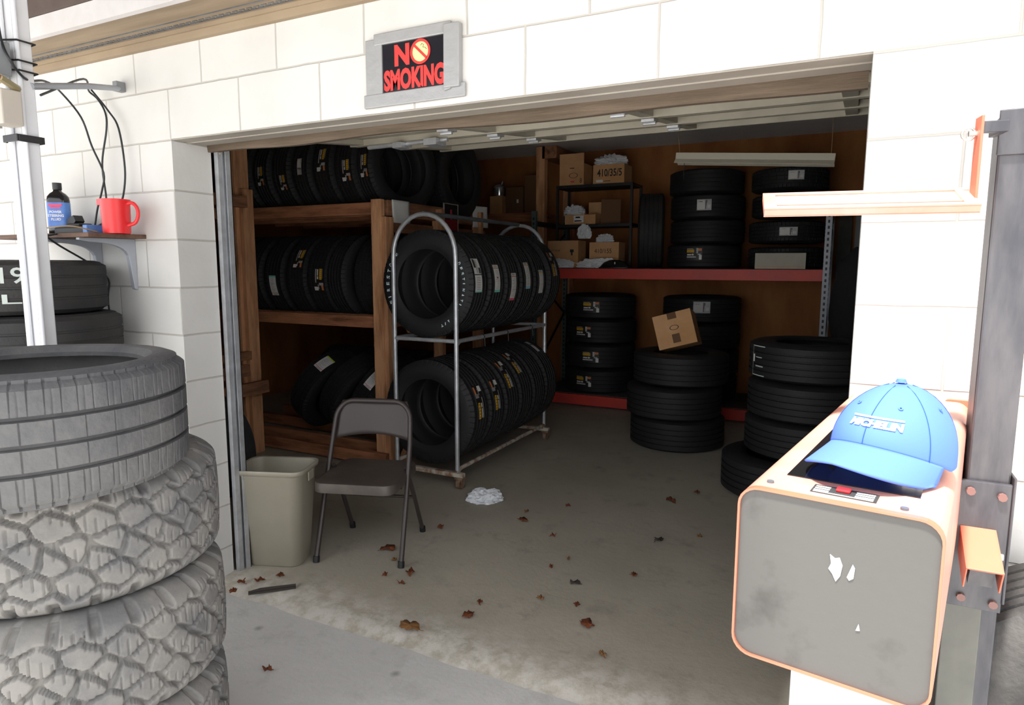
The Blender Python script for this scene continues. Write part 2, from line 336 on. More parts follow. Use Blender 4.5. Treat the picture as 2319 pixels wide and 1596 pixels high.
t = MB(); t.cyl((.1, 1.15, 2.095), (.62, 1.15, 2.1), .012); t.box((.5, 1.1, 2.07), (.58, 1.2, 2.105)); t.box((.3, 1.1, 2.07), (.36, 1.18, 2.1)); t.build('lock_bar', 'galvanised', d, bevel=.002)

# right-hand timber beside the doorway pier
w = MB(); w.box((2.935, -.05, .98), (3.25, -.002, 2.1)); struct('trim_5', w, 'wood_orange')

# ------------------------------------------------------------------ tires
def tire_profile(R, Wd, rim, grooves=4, gd=.009):
    """closed cross section (r, z), z from 0 to Wd, with tread grooves"""
    h = R-rim; tw = Wd*.40; c = Wd/2; out = []
    def P(r, z): out.append((r, c+z))
    P(rim+.004, -Wd*.40); P(rim, -Wd*.44); P(rim+.008, -Wd*.468)
    P(rim+h*.18, -Wd*.482); P(rim+h*.2, -Wd*.49); P(rim+h*.4, -Wd*.5); P(rim+h*.62, -Wd*.493); P(rim+h*.8, -Wd*.47); P(R-.018, -Wd*.445); P(R-.007, -Wd*.42)
    P(R-.001, -tw)
    zs = [-tw+2*tw*(i+1)/(grooves+1) for i in range(grooves)]
    for z in zs:
        g = .005; P(R, z-g-.001); P(R-gd, z-g*.7); P(R-gd, z+g*.7); P(R, z+g+.001)
    P(R-.001, tw)
    for r, z in [(R-.007, .42), (R-.018, .445), (rim+h*.8, .47), (rim+h*.62, .493), (rim+h*.4, .5), (rim+h*.2, .49), (rim+h*.18, .482), (rim+.008, .468), (rim, .44), (rim+.004, .40)]: P(r, z*Wd)
    for r, z in [(rim+h*.3, .44), (rim+h*.6, .45), (R-.022, .38), (R-.014, .2), (R-.013, 0), (R-.014, -.2), (R-.022, -.38), (rim+h*.6, -.45), (rim+h*.3, -.44)]: P(r, z*Wd)
    return out
TM = {}
def tire_mesh(key, R, Wd, rim, material, n=96, grooves=4, sipes=0, gd=.009):
    prof = tire_profile(R, Wd, rim, grooves, gd); mb = MB()
    if not sipes: mb.lathe(prof, n, closed=True)
    else:
        k = len(prof); NS = 12; nn = sipes*NS; vs = []; fs = []
        for i in range(nn):
            a = 2*PI*i/nn; ph = i % NS; blk = (i//NS)
            for r, z in prof:
                zz = (z-Wd/2)/Wd; rr = r
                if r > R-.003 and .24 < abs(zz) and ph == 0: rr = r-.0045
                elif r > R-.02 and .40 < abs(zz) < .46 and ph in (0, 1): rr = r-.005
                elif r > R-.003 and abs(zz) < .24 and ph == 5 and blk % 2: rr = r-.003
                vs.append((rr*math.cos(a), rr*math.sin(a), z))
        for i in range(nn):
            j = (i+1) % nn
            for q in range(k): fs.append((i*k+q, j*k+q, j*k+(q+1) % k, i*k+(q+1) % k))
        mb.add(vs, fs, smooth=True)
    o = mb.build('tire_mesh', material); me = o.data; bpy.data.objects.remove(o); me['R'] = R; me['W'] = Wd; TM[key] = me
    return me
def mud_mesh(key, R, Wd, rim, material):
    """all-terrain tread: irregular blocks as cells of a staggered pattern, long shoulder lugs"""
    rng = np.random.RandomState(5); NL = 26; circ = 2*PI*(R-.01); seeds = []
    rows = [(-.40, NL, .0), (-.22, NL, .5), (-.03, NL, .05), (.05, NL, .55), (.23, NL, .1), (.41, NL, .6)]
    for z, cnt, off in rows:
        for i in range(cnt):
            seeds.append(((i+off+rng.uniform(-.13, .13))/cnt*circ, (z+rng.uniform(-.025, .025))*Wd))
    seeds = np.array(seeds); sd3 = np.concatenate([seeds, seeds+[circ, 0], seeds-[circ, 0]])
    nth = 760; zt = np.linspace(-.47, .47, 62)*Wd; th = np.arange(nth)/nth*2*PI
    A, Z = np.meshgrid(th, zt, indexing='ij'); U = A/(2*PI)*circ + .004*np.sin(Z*90) + .002*np.sin(A*NL*2+Z*60)
    pts = np.stack([U.ravel(), Z.ravel()*1.15], 1); s3 = sd3*[1, 1.15]
    D = np.empty((len(pts), 2))
    for i in range(0, len(pts), 4000):
        dd = np.sqrt(((pts[i:i+4000, None]-s3[None])**2).sum(-1)); dd.partition(1, axis=1); D[i:i+4000] = dd[:, :2]
    e = (D[:, 1]-D[:, 0]).reshape(A.shape)
    hgt = np.clip((e-.008)/.0035, 0, 1)
    az = np.abs(Z)/Wd
    lug = np.clip((np.abs(((A/(2*PI)*NL*1.0+np.where(Z > 0, .6, 0)) % 1)-.5)-.0)*2, 0, 1)
    lugm = np.clip((.80-lug)/.12, 0, 1); w_ = np.clip((az-.35)/.04, 0, 1); hgt = hgt*(1-w_)+lugm*w_
    sip = (np.abs(((A/(2*PI)*NL*4) % 1)-.5) < .07) & (az < .42); hgt = np.where(sip & (np.sin(Z*70+A*13) > .2), hgt-.3, hgt)
    base = R - .03*np.clip((az-.36)/.11, 0, 1)**2 - .004*(az/.36)**2
    rr = base-(.016+.006*w_)*(1-hgt)
    prof_in = [(rim+(R-rim)*q, z*Wd) for q, z in [(.68, .497), (.45, .5), (.2, .49)]]+[(rim+.008, .468*Wd), (rim, .44*Wd), (rim+.004, .4*Wd), (rim+.04, .44*Wd), (R-.05, .42*Wd), (R-.035, .2*Wd), (R-.035, -.2*Wd), (R-.05, -.42*Wd), (rim+.04, -.44*Wd), (rim+.004, -.4*Wd), (rim, -.44*Wd), (rim+.008, -.468*Wd)]+[(rim+(R-rim)*q, -z*Wd) for q, z in [(.2, .49), (.45, .5), (.68, .497)]]
    k = len(zt)+len(prof_in); V = np.zeros((nth, k, 3))
    V[:, :len(zt), 0] = rr*np.cos(A); V[:, :len(zt), 1] = rr*np.sin(A); V[:, :len(zt), 2] = Z+Wd/2
    for q, (r, z) in enumerate(prof_in):
        r_ = np.full(nth, r)
        if .6 < (r-rim)/(R-rim) < .75: r_ = r_+0
        V[:, len(zt)+q, 0] = r_*np.cos(th); V[:, len(zt)+q, 1] = r_*np.sin(th); V[:, len(zt)+q, 2] = z+Wd/2
    i = np.arange(nth)[:, None]; q = np.arange(k)[None]; j = (i+1) % nth; q2 = (q+1) % k
    Fc = np.stack([i*k+q+0*j, j*k+q, j*k+q2, i*k+q2], -1).reshape(-1, 4)
    me = bpy.data.meshes.new('mud_tire'); me.from_pydata(V.reshape(-1, 3).tolist(), [], Fc.tolist()); me.materials.append(MT[material])
    me.polygons.foreach_set('use_smooth', [True]*len(me.polygons)); me.update()
    bm = bmesh.new(); bm.from_mesh(me); bmesh.ops.recalc_face_normals(bm, faces=bm.faces); bm.to_mesh(me); bm.free()
    me['R'] = R; me['W'] = Wd; TM[key] = me; return me

tire_mesh('std', .33, .198, .21, 'rubber', sipes=60)
tire_mesh('cart', .352, .228, .225, 'rubber', sipes=56)
tire_mesh('big', .375, .255, .22, 'rubber')
tire_mesh('mid', .35, .232, .215, 'rubber')
tire_mesh('slim', .375, .24, .22, 'rubber')
tire_mesh('wall', .33, .213, .22, 'rubber_grey', n=128, grooves=3, gd=.003)
tire_mesh('road', .338, .292, .245, 'rubber_dusty', n=200, grooves=3, sipes=72, gd=.014)
tire_mesh('truck', .42, .26, .25, 'rubber_used', n=160, grooves=5)
mud_mesh('mud', .366, .307, .21, 'rubber_mud')

STK = ['white_paper', 'ink', 'yellow', 'teal', 'cyan', 'pink', 'silver_foil', 'black', 'lime', 'orange_band', 'letter_white', 'chalk', 'crimson']
SI = {k: i for i, k in enumerate(STK)}
def patch(R, Wd, a0, z0, da, dz, rects, off=.0012, tilt=0, flip=False):
    """label on the tread: rects = (u0, v0, u1, v1, material, layer) in label space, u along the tread, v across; bends round the tire"""
    mb = MB()
    def pt(u, v, l):
        x = (u-.5)*da*R; y = (v-.5)*dz; xr = x*math.cos(tilt)-y*math.sin(tilt); yr = x*math.sin(tilt)+y*math.cos(tilt)
        a = a0+xr/R; r = R+off+l*.0006; return (r*math.cos(a), r*math.sin(a), Wd/2+z0+yr)
    for u0, v0, u1, v1, m, l in rects:
        if flip: u0, u1, v0, v1 = 1-u1, 1-u0, 1-v1, 1-v0
        k = max(1, int((u1-u0)*da/.05)+1); vs = []; fs = []
        for i in range(k+1):
            u = u0+(u1-u0)*i/k; vs += [pt(u, v0, l), pt(u, v1, l)]
        for i in range(k): fs.append((2*i, 2*i+2, 2*i+3, 2*i+1))
        mb.add(vs, fs, None, SI[m], True)
    return mb
def lab_white(band='teal', top='orange_band', dot=False, seed=0):
    r = random.Random(seed); o = [(0, 0, 1, 1, 'white_paper', 0), (0, 0, .09, 1, band, 1), (.86, 0, .89, 1, top, 1)]
    for u in (.92, .955): o.append((u, .25, u+.012, .85, 'ink', 1))
    for i in range(13):
        u = .14+i*.053; o.append((u, .15, u+.008, r.uniform(.4, .85), 'ink', 1))
    o.append((.40, .06, .405, .94, 'ink', 1))
    if dot: o.append((.50, .35, .55, .62, 'crimson', 2))
    return o
def lab_lines(seed=0):
    o = [(0, 0, 1, 1, 'white_paper', 0), (.0, 0, .04, 1, 'teal', 1), (.5, .0, .53, 1, 'ink', 1), (.55, .05, .72, .3, 'ink', 1), (.72, .62, .98, .9, 'ink', 1)]
    for v in (.38, .48, .58): o.append((.56, v, .96, v+.035, 'ink', 1))
    for i in range(8): o.append((.08+i*.05, .2, .09+i*.05, .8, 'ink', 1))
    return o
def lab_black(seed=0):
    r = random.Random(seed)
    o = [(0, 0, 1, 1, 'black', 0), (.0, .62, .48, .86, 'yellow', 1), (.02, .38, .3, .5, 'white_paper', 1), (.33, .38, .46, .52, 'white_paper', 1), (.0, .2, .62, .31, 'silver_foil', 1), (0, .9, .42, .94, 'silver_foil', 1),
         (.80, .05, .97, .42, 'white_paper', 1), (.62, .55, .74, .98, 'silver_foil', 1), (.74, .75, .96, .95, 'orange_band', 1), (.70, .42, .9, .52, 'silver_foil', 1)]
    for i in range(5): o.append((.05+i*.09, .66, .07+i*.09, .83, 'black', 2))
    return o
def lab_silver():
    return [(0, 0, 1, 1, 'silver_foil', 0), (.05, .1, .55, .9, 'white_paper', 1), (.60, .1, .63, .9, 'ink', 1), (.64, .4, .66, .9, 'ink', 1), (.67, .65, .70, .9, 'ink', 1), (.74, .2, .93, .5, 'white_paper', 1), (.1, .75, .4, .8, 'ink', 1)]
def tire(key, M, label, group=None, stickers=(), name='car_tire', cat='tire'):
    me = TM[key]; o = bpy.data.objects.new(name, me); C.objects.link(o); o.matrix_world = M; tag(o, label, cat, group)
    for (kind, a0, z0, da, dz, *rest) in stickers:
        if kind == 'black': da *= 1.15; dz = min(dz*1.15, me['W']*.7)
        elif kind != 'silver': dz *= 1.15
        tilt = rest[0] if rest else 0; sd_ = len(C.objects)
        rects = {'white': lambda: lab_white(seed=sd_), 'whitedot': lambda: lab_white(dot=True, seed=sd_), 'pink': lambda: lab_white('pink', seed=sd_), 'cyan': lambda: lab_white('cyan', 'yellow', seed=sd_),
                 'plain': lambda: lab_white('white_paper', 'yellow', seed=sd_), 'lime': lambda: lab_white('lime', 'pink', seed=sd_), 'lines': lab_lines, 'black': lab_black, 'silver': lab_silver}[kind]()
        p = patch(me['R'], me['W'], a0, z0, da, dz, rects, tilt=tilt).build('tread_label', STK, o)
        p['label'] = 'white paper tread label' if kind not in ('black', 'silver') else 'glossy %s tread label' % ('black and yellow' if kind == 'black' else 'silver')
    return o
def flat(x, y, z, a=0, tx=0, ty=0): return T(x, y, z) @ RX(tx) @ RY(ty) @ RZ(a)
# tire standing with its axle along X (local z -> +X, so the tread angle 0 points down, PI/2 towards +Y) or along Y
def axX(x, y, z, W_, roll=0, lean=0, yaw=0): return T(x, y, z) @ RZ(yaw) @ RY(PI/2+lean) @ T(0, 0, -W_/2) @ RZ(roll)
def axY(x, y, z, W_, roll=0, lean=0, yaw=0): return T(x, y, z) @ RZ(yaw) @ RX(PI/2+lean) @ T(0, 0, -W_/2) @ RZ(roll)
CAMP = Vector((2.5363, -1.8943))
def face(x, y): return math.atan2(CAMP.y-y, CAMP.x-x)
ORD = ['top', 'second', 'third', 'fourth', 'fifth', 'sixth', 'seventh', 'eighth', 'ninth']

# front-left outdoor stack: three all-terrain tires under a worn road tire
GZ = -.03
for k, (x, y, z, a) in enumerate([(.655, -.86, .624, .3), (.685, -.88, .317, 1.4), (.70, -.90, .01, 2.6)]):
    tire('mud', flat(x, y, z, a), ['dusty chunky off-road tire directly under the worn road tire outside', 'dusty chunky off-road tire in the middle of the outdoor stack beside the doorway',
         'chunky off-road tire at the bottom of the outdoor stack beside the doorway'][k], 'off-road tires in the outdoor stack', name='off_road_tire')
w = MB(); w.box((.42, -1.16, GZ), (.98, -.64, .01)); tag(w.build('wooden_pallet_board', 'wood_y', bevel=.003), 'flat board under the outdoor tire stack', 'board')
rt_ = tire('road', flat(.772, -1.0, .9315, .2, .0, .0), 'worn grey road tire lying on top of the outdoor stack beside the doorway', name='worn_road_tire')
# back-left stack against the block wall
for k in range(7):
    z = GZ+(6-k)*.2135
    dx, dy = [(0, 0), (.055, .02), (-.02, .01), (.03, 0), (-.03, .0), (.02, .01), (0, 0)][k]
    t_ = tire('wall', flat(-.53+dx, -.37+dy, z, k), 'dark used tire, %s, in the stack behind the white post' % (['chalk-marked, topmost', 'second from the top'][k] if k < 2 else ORD[k]+' from the top'), 'tires stacked behind the white post')
    if k == 0:
        a = math.atan2(-1.55, 3.05)-k+.01; mb = MB()
        for s_, zc, hh in (('19', .02, .06), ('L', -.055, .035)):
            mb = MB(); vs, fs = text_geo(s_, 1, .01); vs = fit(vs, .075 if s_ == '19' else .06, hh, -.04, zc)
            mb.add([((.3315)*math.cos(a+vx/.33), (.3315)*math.sin(a+vx/.33), .1045+vy) for vx, vy, _ in vs], fs)
            mb.build('chalk_mark', 'chalk', t_)

# ------------------------------------------------------------------ wooden tire rack
rk = thing('wooden_tire_rack', 'rough brown timber rack holding three levels of tires along the left', 'rack', (-1.0, 1.9, 0))
RO = Vector((-1.0, 1.9, 0))
def rpart(name, lo, hi, m, extra=(), bevel=.003):
    p = MB(); p.box(tuple(Vector(lo)-RO), tuple(Vector(hi)-RO)); 
    for l2, h2 in extra: p.box(tuple(Vector(l2)-RO), tuple(Vector(h2)-RO))
    return p.build(name, m, rk, bevel=bevel)
rpart('post', (-1.605, 1.62, 0), (-1.51, 1.75, 2.73), 'wood', [((-1.51, 1.65, 0), (-1.47, 1.75, 2.0))])
rpart('post', (-.47, 1.87, 0), (-.385, 1.915, 1.9), 'wood', [((-.385, 1.88, 0), (-.35, 1.97, 1.78))])
for x0, y0, z1 in ((-.42, 3.18, 1.9), (-1.6, 3.28, 1.9), (-.42, 2.56, 1.88), (-2.35, 1.85, 1.88)): rpart('post', (x0, y0, 0), (x0+.09, y0+.045, z1), 'wood')
for z0, z1 in ((1.80, 1.885), (.995, 1.08), (.012, .10)):
    rpart('shelf_beam', (-2.3, 1.915 if z0 > .5 else 1.82, z0), (-.47 if z0 > .5 else -.35, 1.955 if z0 > .5 else 1.86, z1), 'wood_x')
    for y in (2.05, 2.41, 2.75, 3.11):
        rpart('shelf_beam', (-2.3, y, z0), (-.44, y+.04, z1), 'wood_x')
rpart('side_rail', (-.43, 1.955, 1.79), (-.385, 3.4, 1.90), 'wood_y'); rpart('side_rail', (-.45, 1.955, 1.68), (-.41, 3.4, 1.75), 'wood_y')
rpart('side_rail', (-.43, 1.955, 1.0), (-.385, 3.4, 1.07), 'wood_y')
b = MB(); b.box((-.02, -.02, -.19), (.02, .02, .19), T(*(Vector((-.33, 2.02, 1.12))-RO)) @ RX(.6)); b.build('brace', 'wood', rk)
b = MB(); b.box((-.02, -.02, -.2), (.02, .02, .2), T(*(Vector((-.33, 2.12, .16))-RO)) @ RX(-.75)); b.build('brace', 'wood', rk)
# crosspieces running from the left post towards the front wall
for lo, hi in (((-1.47, .4, 1.86), (-1.43, 1.66, 1.945)), ((-1.60, .4, 1.77), (-1.56, 1.62, 1.85)), ((-1.5, .4, .735), (-1.46, 1.66, .80)), ((-1.46, .4, .62), (-1.42, 1.60, .71)), ((-1.42, .4, .48), (-1.38, 1.74, .575)),
               ((-2.0, .4, .74), (-1.96, 1.66, .80))): rpart('cross_rail', lo, hi, 'wood_y')
for x in (-2.04, -1.5): rpart('post', (x, .36, 0), (x+.09, .4, 2.0), 'wood')
n_ = MB(); n_.add([(-.30, 1.875, 1.70), (-.16, 1.95, 1.71), (-.155, 1.95, 1.92), (-.31, 1.875, 1.915)], [(0, 1, 2, 3)])
def paper(name, p0, p1, z0, z1, label, cat='paper', m='white_paper', th=.002, warp=.006):
    """sheet hanging on a rail; p0, p1 = (x, y) ends"""
    mb = MB(); nn = 8; a = Vector((p0[0], p0[1], 0)); b_ = Vector((p1[0], p1[1], 0)); d_ = (b_-a); nrm = Vector((d_.y, -d_.x, 0)).normalized(); vs = []
    for j in range(nn+1):
        for i in range(nn+1):
            q = a+d_*(i/nn)+nrm*(warp*math.sin(i*.9+j*.5)*(1-j/nn)); vs.append((q.x, q.y, z0+(z1-z0)*j/nn))
    fs = [(j*(nn+1)+i, j*(nn+1)+i+1, (j+1)*(nn+1)+i+1, (j+1)*(nn+1)+i) for j in range(nn) for i in range(nn)]
    mb.add(vs, fs, smooth=True); o = mb.build(name, m); s_ = o.modifiers.new('s', 'SOLIDIFY'); s_.thickness = th
    return tag(o, label, cat)
paper('paper_note', (-.378, 1.99), (-.37, 2.19), 1.745, 1.905, 'white paper note pinned at the front corner of the wooden rack rail')
paper('paper_note', (-.378, 3.12), (-.33, 3.30), 1.77, 1.95, 'white paper note pinned at the far end of the wooden rack rail')
sg = thing('framed_notice', 'small dark notice with red lower half hanging between two white notes', 'sign', (-.37, 2.75, 1.72))
p = MB(); p.box((0, -.1, 0), (.008, .1, .21)); p.build('notice_board', 'black', sg)
p = MB(); p.box((.008, -.095, .005), (.010, .095, .09)); p.build('red_field', 'crimson', sg)
p = MB(); 
for lo, hi in (((0, -.106, -.004), (.012, -.1, .215)), ((0, .1, -.02), (.012, .106, .215)), ((0, -.106, .21), (.012, .106, .216))): p.box(lo, hi)
p.build('frame', 'box_beige', sg); p = MB(); p.box((.008, -.01, .09), (.011, .01, .17)); p.build('mark', 'label_red', sg)

# tires on the rack.  stickers: local angle for the tread side facing the street on an axX tire is -PI/2
FR = -PI/2
top_st = [(-.52, [('black', FR+.05, .03, .42, .075)]), (-.72, [('black', FR+.12, .02, .40, .08)]), (-.925, [('black', FR-.15, 0, .44, .08)]), (-1.13, [('silver', FR-.05, .0, .36, .05)]), (-1.335, [('black', FR+.28, .02, .30, .07)]), (-1.54, [('black', FR+.1, 0, .38, .07)]), (-1.75, []), (-1.96, [('black', FR-.1, 0, .3, .06)])]
for k, (x, st) in enumerate(top_st):
    tire('std', axX(x, 2.25, 2.155, .198, 0, random.uniform(-.02, .02), -.24 if k == 0 else -.10+random.uniform(-.02, .02)), 'black tire %s, front row, wooden rack top level' % (['nearest the doorway corner', 'second from the near corner', 'third from the near corner', 'fourth from the near corner', 'fifth from the near corner', 'beside the tall post', 'behind the tall post', 'left of the tall post'][k]), 'tires on the top level of the wooden rack', [(s[0], s[1], *s[2:]) for s in st])
for k, x in enumerate((-.46, -.68, -.9, -1.1, -1.32)):
    tire('std', axX(x, 2.945, 2.155, .198), 'black tire %s, rear row, wooden rack top level' % ['nearest the aisle', 'second from the aisle', 'third from the aisle', 'fourth from the aisle', 'fifth from the aisle'][k], 'tires on the top level of the wooden rack')
mid_st = [(-.585, -.05, []), (-.82, -.16, []), (-1.04, 0, [('black', FR+.05, .02, .44, .085)]), (-1.255, 0, [('black', FR-.45, .02, .40, .08)]), (-1.49, 0, [('white', FR+.2, .0, .48, .06)]), (-1.72, 0, []), (-1.94, 0, [])]
for k, (x, yw, st) in enumerate(mid_st):
    tire('std', axX(x, 2.25, 1.35, .198, 0, 0, yw), 'black tire %s, wooden rack middle level' % ['touching the near post', 'second from the near post', 'third from the near post', 'with a slanted label, fourth from near post', 'with long white label beside the tall post', 'hidden behind the tall post', 'left of the tall post'][k], 'tires on the middle level of the wooden rack', st)
for k, x in enumerate((-.5, -.72, -.94)):
    tire('std', axX(x, 2.945, 1.35, .198), 'black tire %s, rear row, wooden rack middle level' % ['nearest the aisle', 'second from the aisle', 'third from the aisle'][k], 'tires on the middle level of the wooden rack')
for k, (x, st) in enumerate([(-.62, [('lime', FR-.60, 0, .42, .07)]), (-.92, []), (-1.22, [('lime', FR-1.0, 0, .42, .08)])]):
    L_ = .52; zc = .105+.33*math.cos(L_)+.099*math.sin(L_)
    tire('std', axX(x, 2.24, zc, .198, 0, L_, -.12), ['black tire with lime-ended label leaning behind the near post on the rack floor level', 'black tire leaning between two others on the rack floor level', 'leftmost leaning tire on the rack floor level, white and lime label on top'][k], 'tires leaning on the bottom level of the wooden rack', st)
for k, x in enumerate((-.6, -.82, -1.04, -1.26, -1.48, -1.7)):
    tire('std', axX(x, 2.95, .37, .198), 'black tire %s, upright rear row, rack floor level' % ['nearest the aisle', 'second from the aisle', 'third from the aisle', 'fourth from the aisle', 'fifth from the aisle', 'sixth from the aisle'][k], 'upright tires on the bottom level of the wooden rack')
tire('wall', axY(-1.72, 1.15, 1.13, .209, 0), 'dark tire standing on the crosspieces just inside the left door jamb')
ww = tire('wall', axY(-.90, .78, .335, .209), 'black tire with pale blue sidewall ring standing on the floor inside the left jamb')
p = MB(); p.lathe([(.236, .2085), (.258, .2095), (.258, .2115), (.236, .2105)], 64, closed=True); p.build('sidewall_ring', 'letter_white', ww)
# hanging cord by the left jamb
p = MB(); pts = [(.03, .21, 1.93), (-.12, .33, 1.95), (-.205, .42, 1.88), (-.21, .42, 1.7), (-.2, .42, 1.53), (-.19, .42, 1.33), (-.17, .42, 1.137), (-.175, .42, 1.0), (-.21, .42, .91), (-.26, .42, .855)]
tag(MB().soft(pts, .005, 8).build('tan_rope', 'cord_tan'), 'tan rope hanging inside the left door jamb', 'rope')

# ------------------------------------------------------------------ rolling tire cart
ct = thing('rolling_tire_cart', 'galvanised tube tire cart with two arched ends on casters', 'cart', (.09, 2.38, 0))
X0, X1, Y0, Y1 = -.24, .24, -.69, .69
for y in (Y0, Y1):
    pts = [(X0, y, .12), (X0, y, 1.0), (X0, y, 1.48)]
    for i in range(1, 16):
        a = PI-PI*i/16; pts.append((.24*math.cos(a), y, 1.50+.27*math.sin(a)))
    pts += [(X1, y, 1.48), (X1, y, 1.0), (X1, y, .12)]
    MB().tube(pts, .015, 12).build('arched_end', 'galvanised', ct)
    MB().cyl((X0, y, .965), (X1, y, .965), .013).build('cross_tube', 'galvanised', ct)
    MB().box((X0-.02, y-.02, .075), (X1+.05, y+.02, .105)).build('bottom_bar', 'rusty_white', ct, bevel=.006)
for z in (.965, .125):
    for x in (X0, X1):
        m = MB().cyl((x, Y0, z), (x, Y1, z), .014)
        for y, s_ in ((Y0, 1), (Y1, -1)):
            m.prism([(0, 0), (.07*s_, 0), (.02*s_, -.03), (0, -.06)], -.004, .004, T(x, y, z) @ Matrix(((0, 0, 1, 0), (1, 0, 0, 0), (0, 1, 0, 0), (0, 0, 0, 1))))
        m.build('side_rail', 'galvanised' if z > .5 else 'rusty_white', ct)
MB().cyl((0, Y0, 1.775), (0, Y1, 1.775), .015).build('top_rail', 'steel_grey', ct)
for x in (X0, X1+.02):
    for y in (Y0, Y1):
        c = MB(); c.box((x-.03, y-.025, .065), (x+.03, y+.025, .076)); c.box((x-.022, y-.02, .02), (x-.017, y+.02, .068)); c.box((x+.017, y-.02, .02), (x+.022, y+.02, .068)); c = c.build('caster', 'rust', ct)
        MB().cyl((x-.014, y, .034), (x+.014, y, .034), .034, 20).build('wheel', 'rust', c)
for i, y in enumerate((-.35, 0, .42)):
    MB().tube([(X1, y, .985), (X1+.018, y, .965), (X1, y, .945), (X1-.018, y, .965)], .004, 6, closed=True).tube([(X1+.016, y, .96), (X1+.02, y, .90)], .003, 6).build('zip_tie', 'black', ct)
cu_st = [[('lines', .55, .03, .62, .075)], [('whitedot', .48, .01, .52, .065)], [('pink', .30, .0, .55, .065)], [('cyan', .52, .0, .55, .065)], [('plain', .38, .0, .5, .065)], [('black', .75, .0, .5, .09)]]
# axY tire: local z -> -Y ; tread angle a: x=cos a, world z = sin a
for k, st in enumerate(cu_st):
    y = 1.69+.125+k*.233; st = [(s[0], s[1]-.38, *s[2:]) for s in st]
    t_ = tire('cart', axY(.09 if k < 5 else .11, y, 1.325 if k < 5 else 1.335, .228), 'black tire %s, upper tier of rolling cart' % ['with blue-white raised sidewall letters, first', 'with a red dot on its white label, second', 'with a pink-ended white label, third', 'with a blue-ended white label, fourth', 'with a plain white label, fifth', 'with a black and yellow label, last'][k], 'tires on the upper tier of the rolling cart', st)
    if k == 0:
        mb = MB()
        def arc_text(s_, a_mid, rad, size, step, outward=True):
            for i, ch in enumerate(s_):
                if ch == ' ': continue
                vs, fs = text_geo(ch, 1, .03); vs = fit(vs, size*.72 if ch != 'I' else size*.25, size, -size*.36, -size/2)
                a = a_mid-(i-(len(s_)-1)/2)*step
                M_ = RZ(a) @ T(rad, 0, .2275) @ RZ(-PI/2)
                mb.add(vs, fs, M_)
        arc_text('DESTINATION', -.11, .29, .022, .117); arc_text('A/T', -1.02, .29, .022, .10)
        arc_text('FIRESTONE', 3.0, .295, .028, .142)
        mb.build('raised_lettering', 'letter_white', t_)
cl_st = [[('black', .25, .0, .55, .085)], [('black', .28, .0, .52, .085)], [('black', .62, .0, .55, .085)], [('black', .82, .02, .5, .085)], [], [('silver', 1.05, 0, .4, .05)]]
for k, st in enumerate(cl_st):
    y = 1.69+.13+k*.231
    tire('cart', axY(.09, y, .475 if k < 5 else .49, .228), 'black tire %s, lower tier of rolling cart' % ['nearest the doorway', 'second, with a black and yellow label', 'third, label high on its tread', 'fourth, label near its top', 'fifth, without a label', 'last, by the rear arch'][k], 'tires on the lower tier of the rolling cart', [(s[0], s[1], *s[2:]) for s in st])

# ------------------------------------------------------------------ pallet rack at the back
pr_ = thing('pallet_rack', 'steel pallet rack with red beams in front of the plywood back wall', 'rack', (.97, 4.85, 0))
def pp(name, lo, hi, m, bevel=.002): 
    o = Vector((.97, 4.85, 0)); return MB().box(tuple(Vector(lo)-o), tuple(Vector(hi)-o)).build(name, m, pr_, bevel=bevel)
for y in (4.43, 5.27):
    pp('beam', (-.36, y, 1.315), (2.33, y+.045, 1.415), 'red_beam'); pp('beam', (-.36, y, .02), (2.33, y+.045, .125), 'red_beam')
pp('deck', (-.36, 4.475, 1.40), (2.33, 5.27, 1.42), 'board_grey'); pp('deck', (-.36, 4.475, .11), (2.33, 5.27, .13), 'board_grey')
for x in (-.43, 2.33):
    for y in (4.42, 5.27):
        q = MB(); q.box((x-.97, y-4.85, 0), (x+.05-.97, y-4.85+.04, 2.05 if x > 0 else 2.0))
        for i in range(38): q.box((x-.97+.017, y-4.85-.0015, .06+i*.05), (x-.97+.033, y-4.85, .085+i*.05), mi=1)
        q.build('upright', ['green_steel' if x < 0 else 'bracket_grey', 'black'], pr_)
    for i, (z0, z1) in enumerate(((.3, .9), (.9, 1.35), (1.35, 1.8))):
        y0_, y1_ = (-.41, .43) if i % 2 == 0 else (.43, -.41)
        MB().cyl((x+.025-.97, y0_, z0), (x+.025-.97, y1_, z1), .012, 8).build('brace', 'black', pr_)
    MB().box((x-.97, -.41, 1.85), (x+.04-.97, .43, 1.9)).build('brace', 'black', pr_)
# stacks
def stack(key, x, y, z, n, W_, where, grp, st=None, jit=.015, skip=()):
    rnd = random.Random(x*10+y); res = []
    for k in range(n):           # k = 0 bottom
        a = rnd.uniform(0, 6); dx, dy = rnd.uniform(-jit, jit), rnd.uniform(-jit, jit)
        s_ = (st or {}).get(k, []); fa = face(x, y)-a
        pos = {1: ['only'], 2: ['bottom', 'top'], 3: ['bottom', 'middle', 'top'], 4: ['bottom', 'second lowest', 'second highest', 'top'], 5: ['bottom', 'second lowest', 'middle', 'second highest', 'top']}[n][k]
        res.append(tire(key, flat(x+dx, y+dy, z+k*W_, a), 'black tire, %s in stack %s' % (pos, where), grp, [(q[0], fa+q[1], *q[2:]) for q in s_]))
    return res
stack('big', .19, 4.87, .13, 4, .256, 'on the low rack shelf behind the rolling cart', 'tires stacked on the low rack shelf beside the cart',
      {0: [('black', -.45, 0, .40, .10)], 1: [('black', -.25, 0, .40, .10)], 2: [('black', -.5, 0, .40, .10)], 3: [('black', -.25, 0, .40, .10)]})
stack('big', 1.24, 4.87, .13, 4, .256, 'on the low rack shelf behind the tilted carton', 'tires stacked on the low rack shelf behind the carton', {3: [('silver', .0, .03, .42, .11)], 2: [('black', -.9, 0, .2, .1)]})
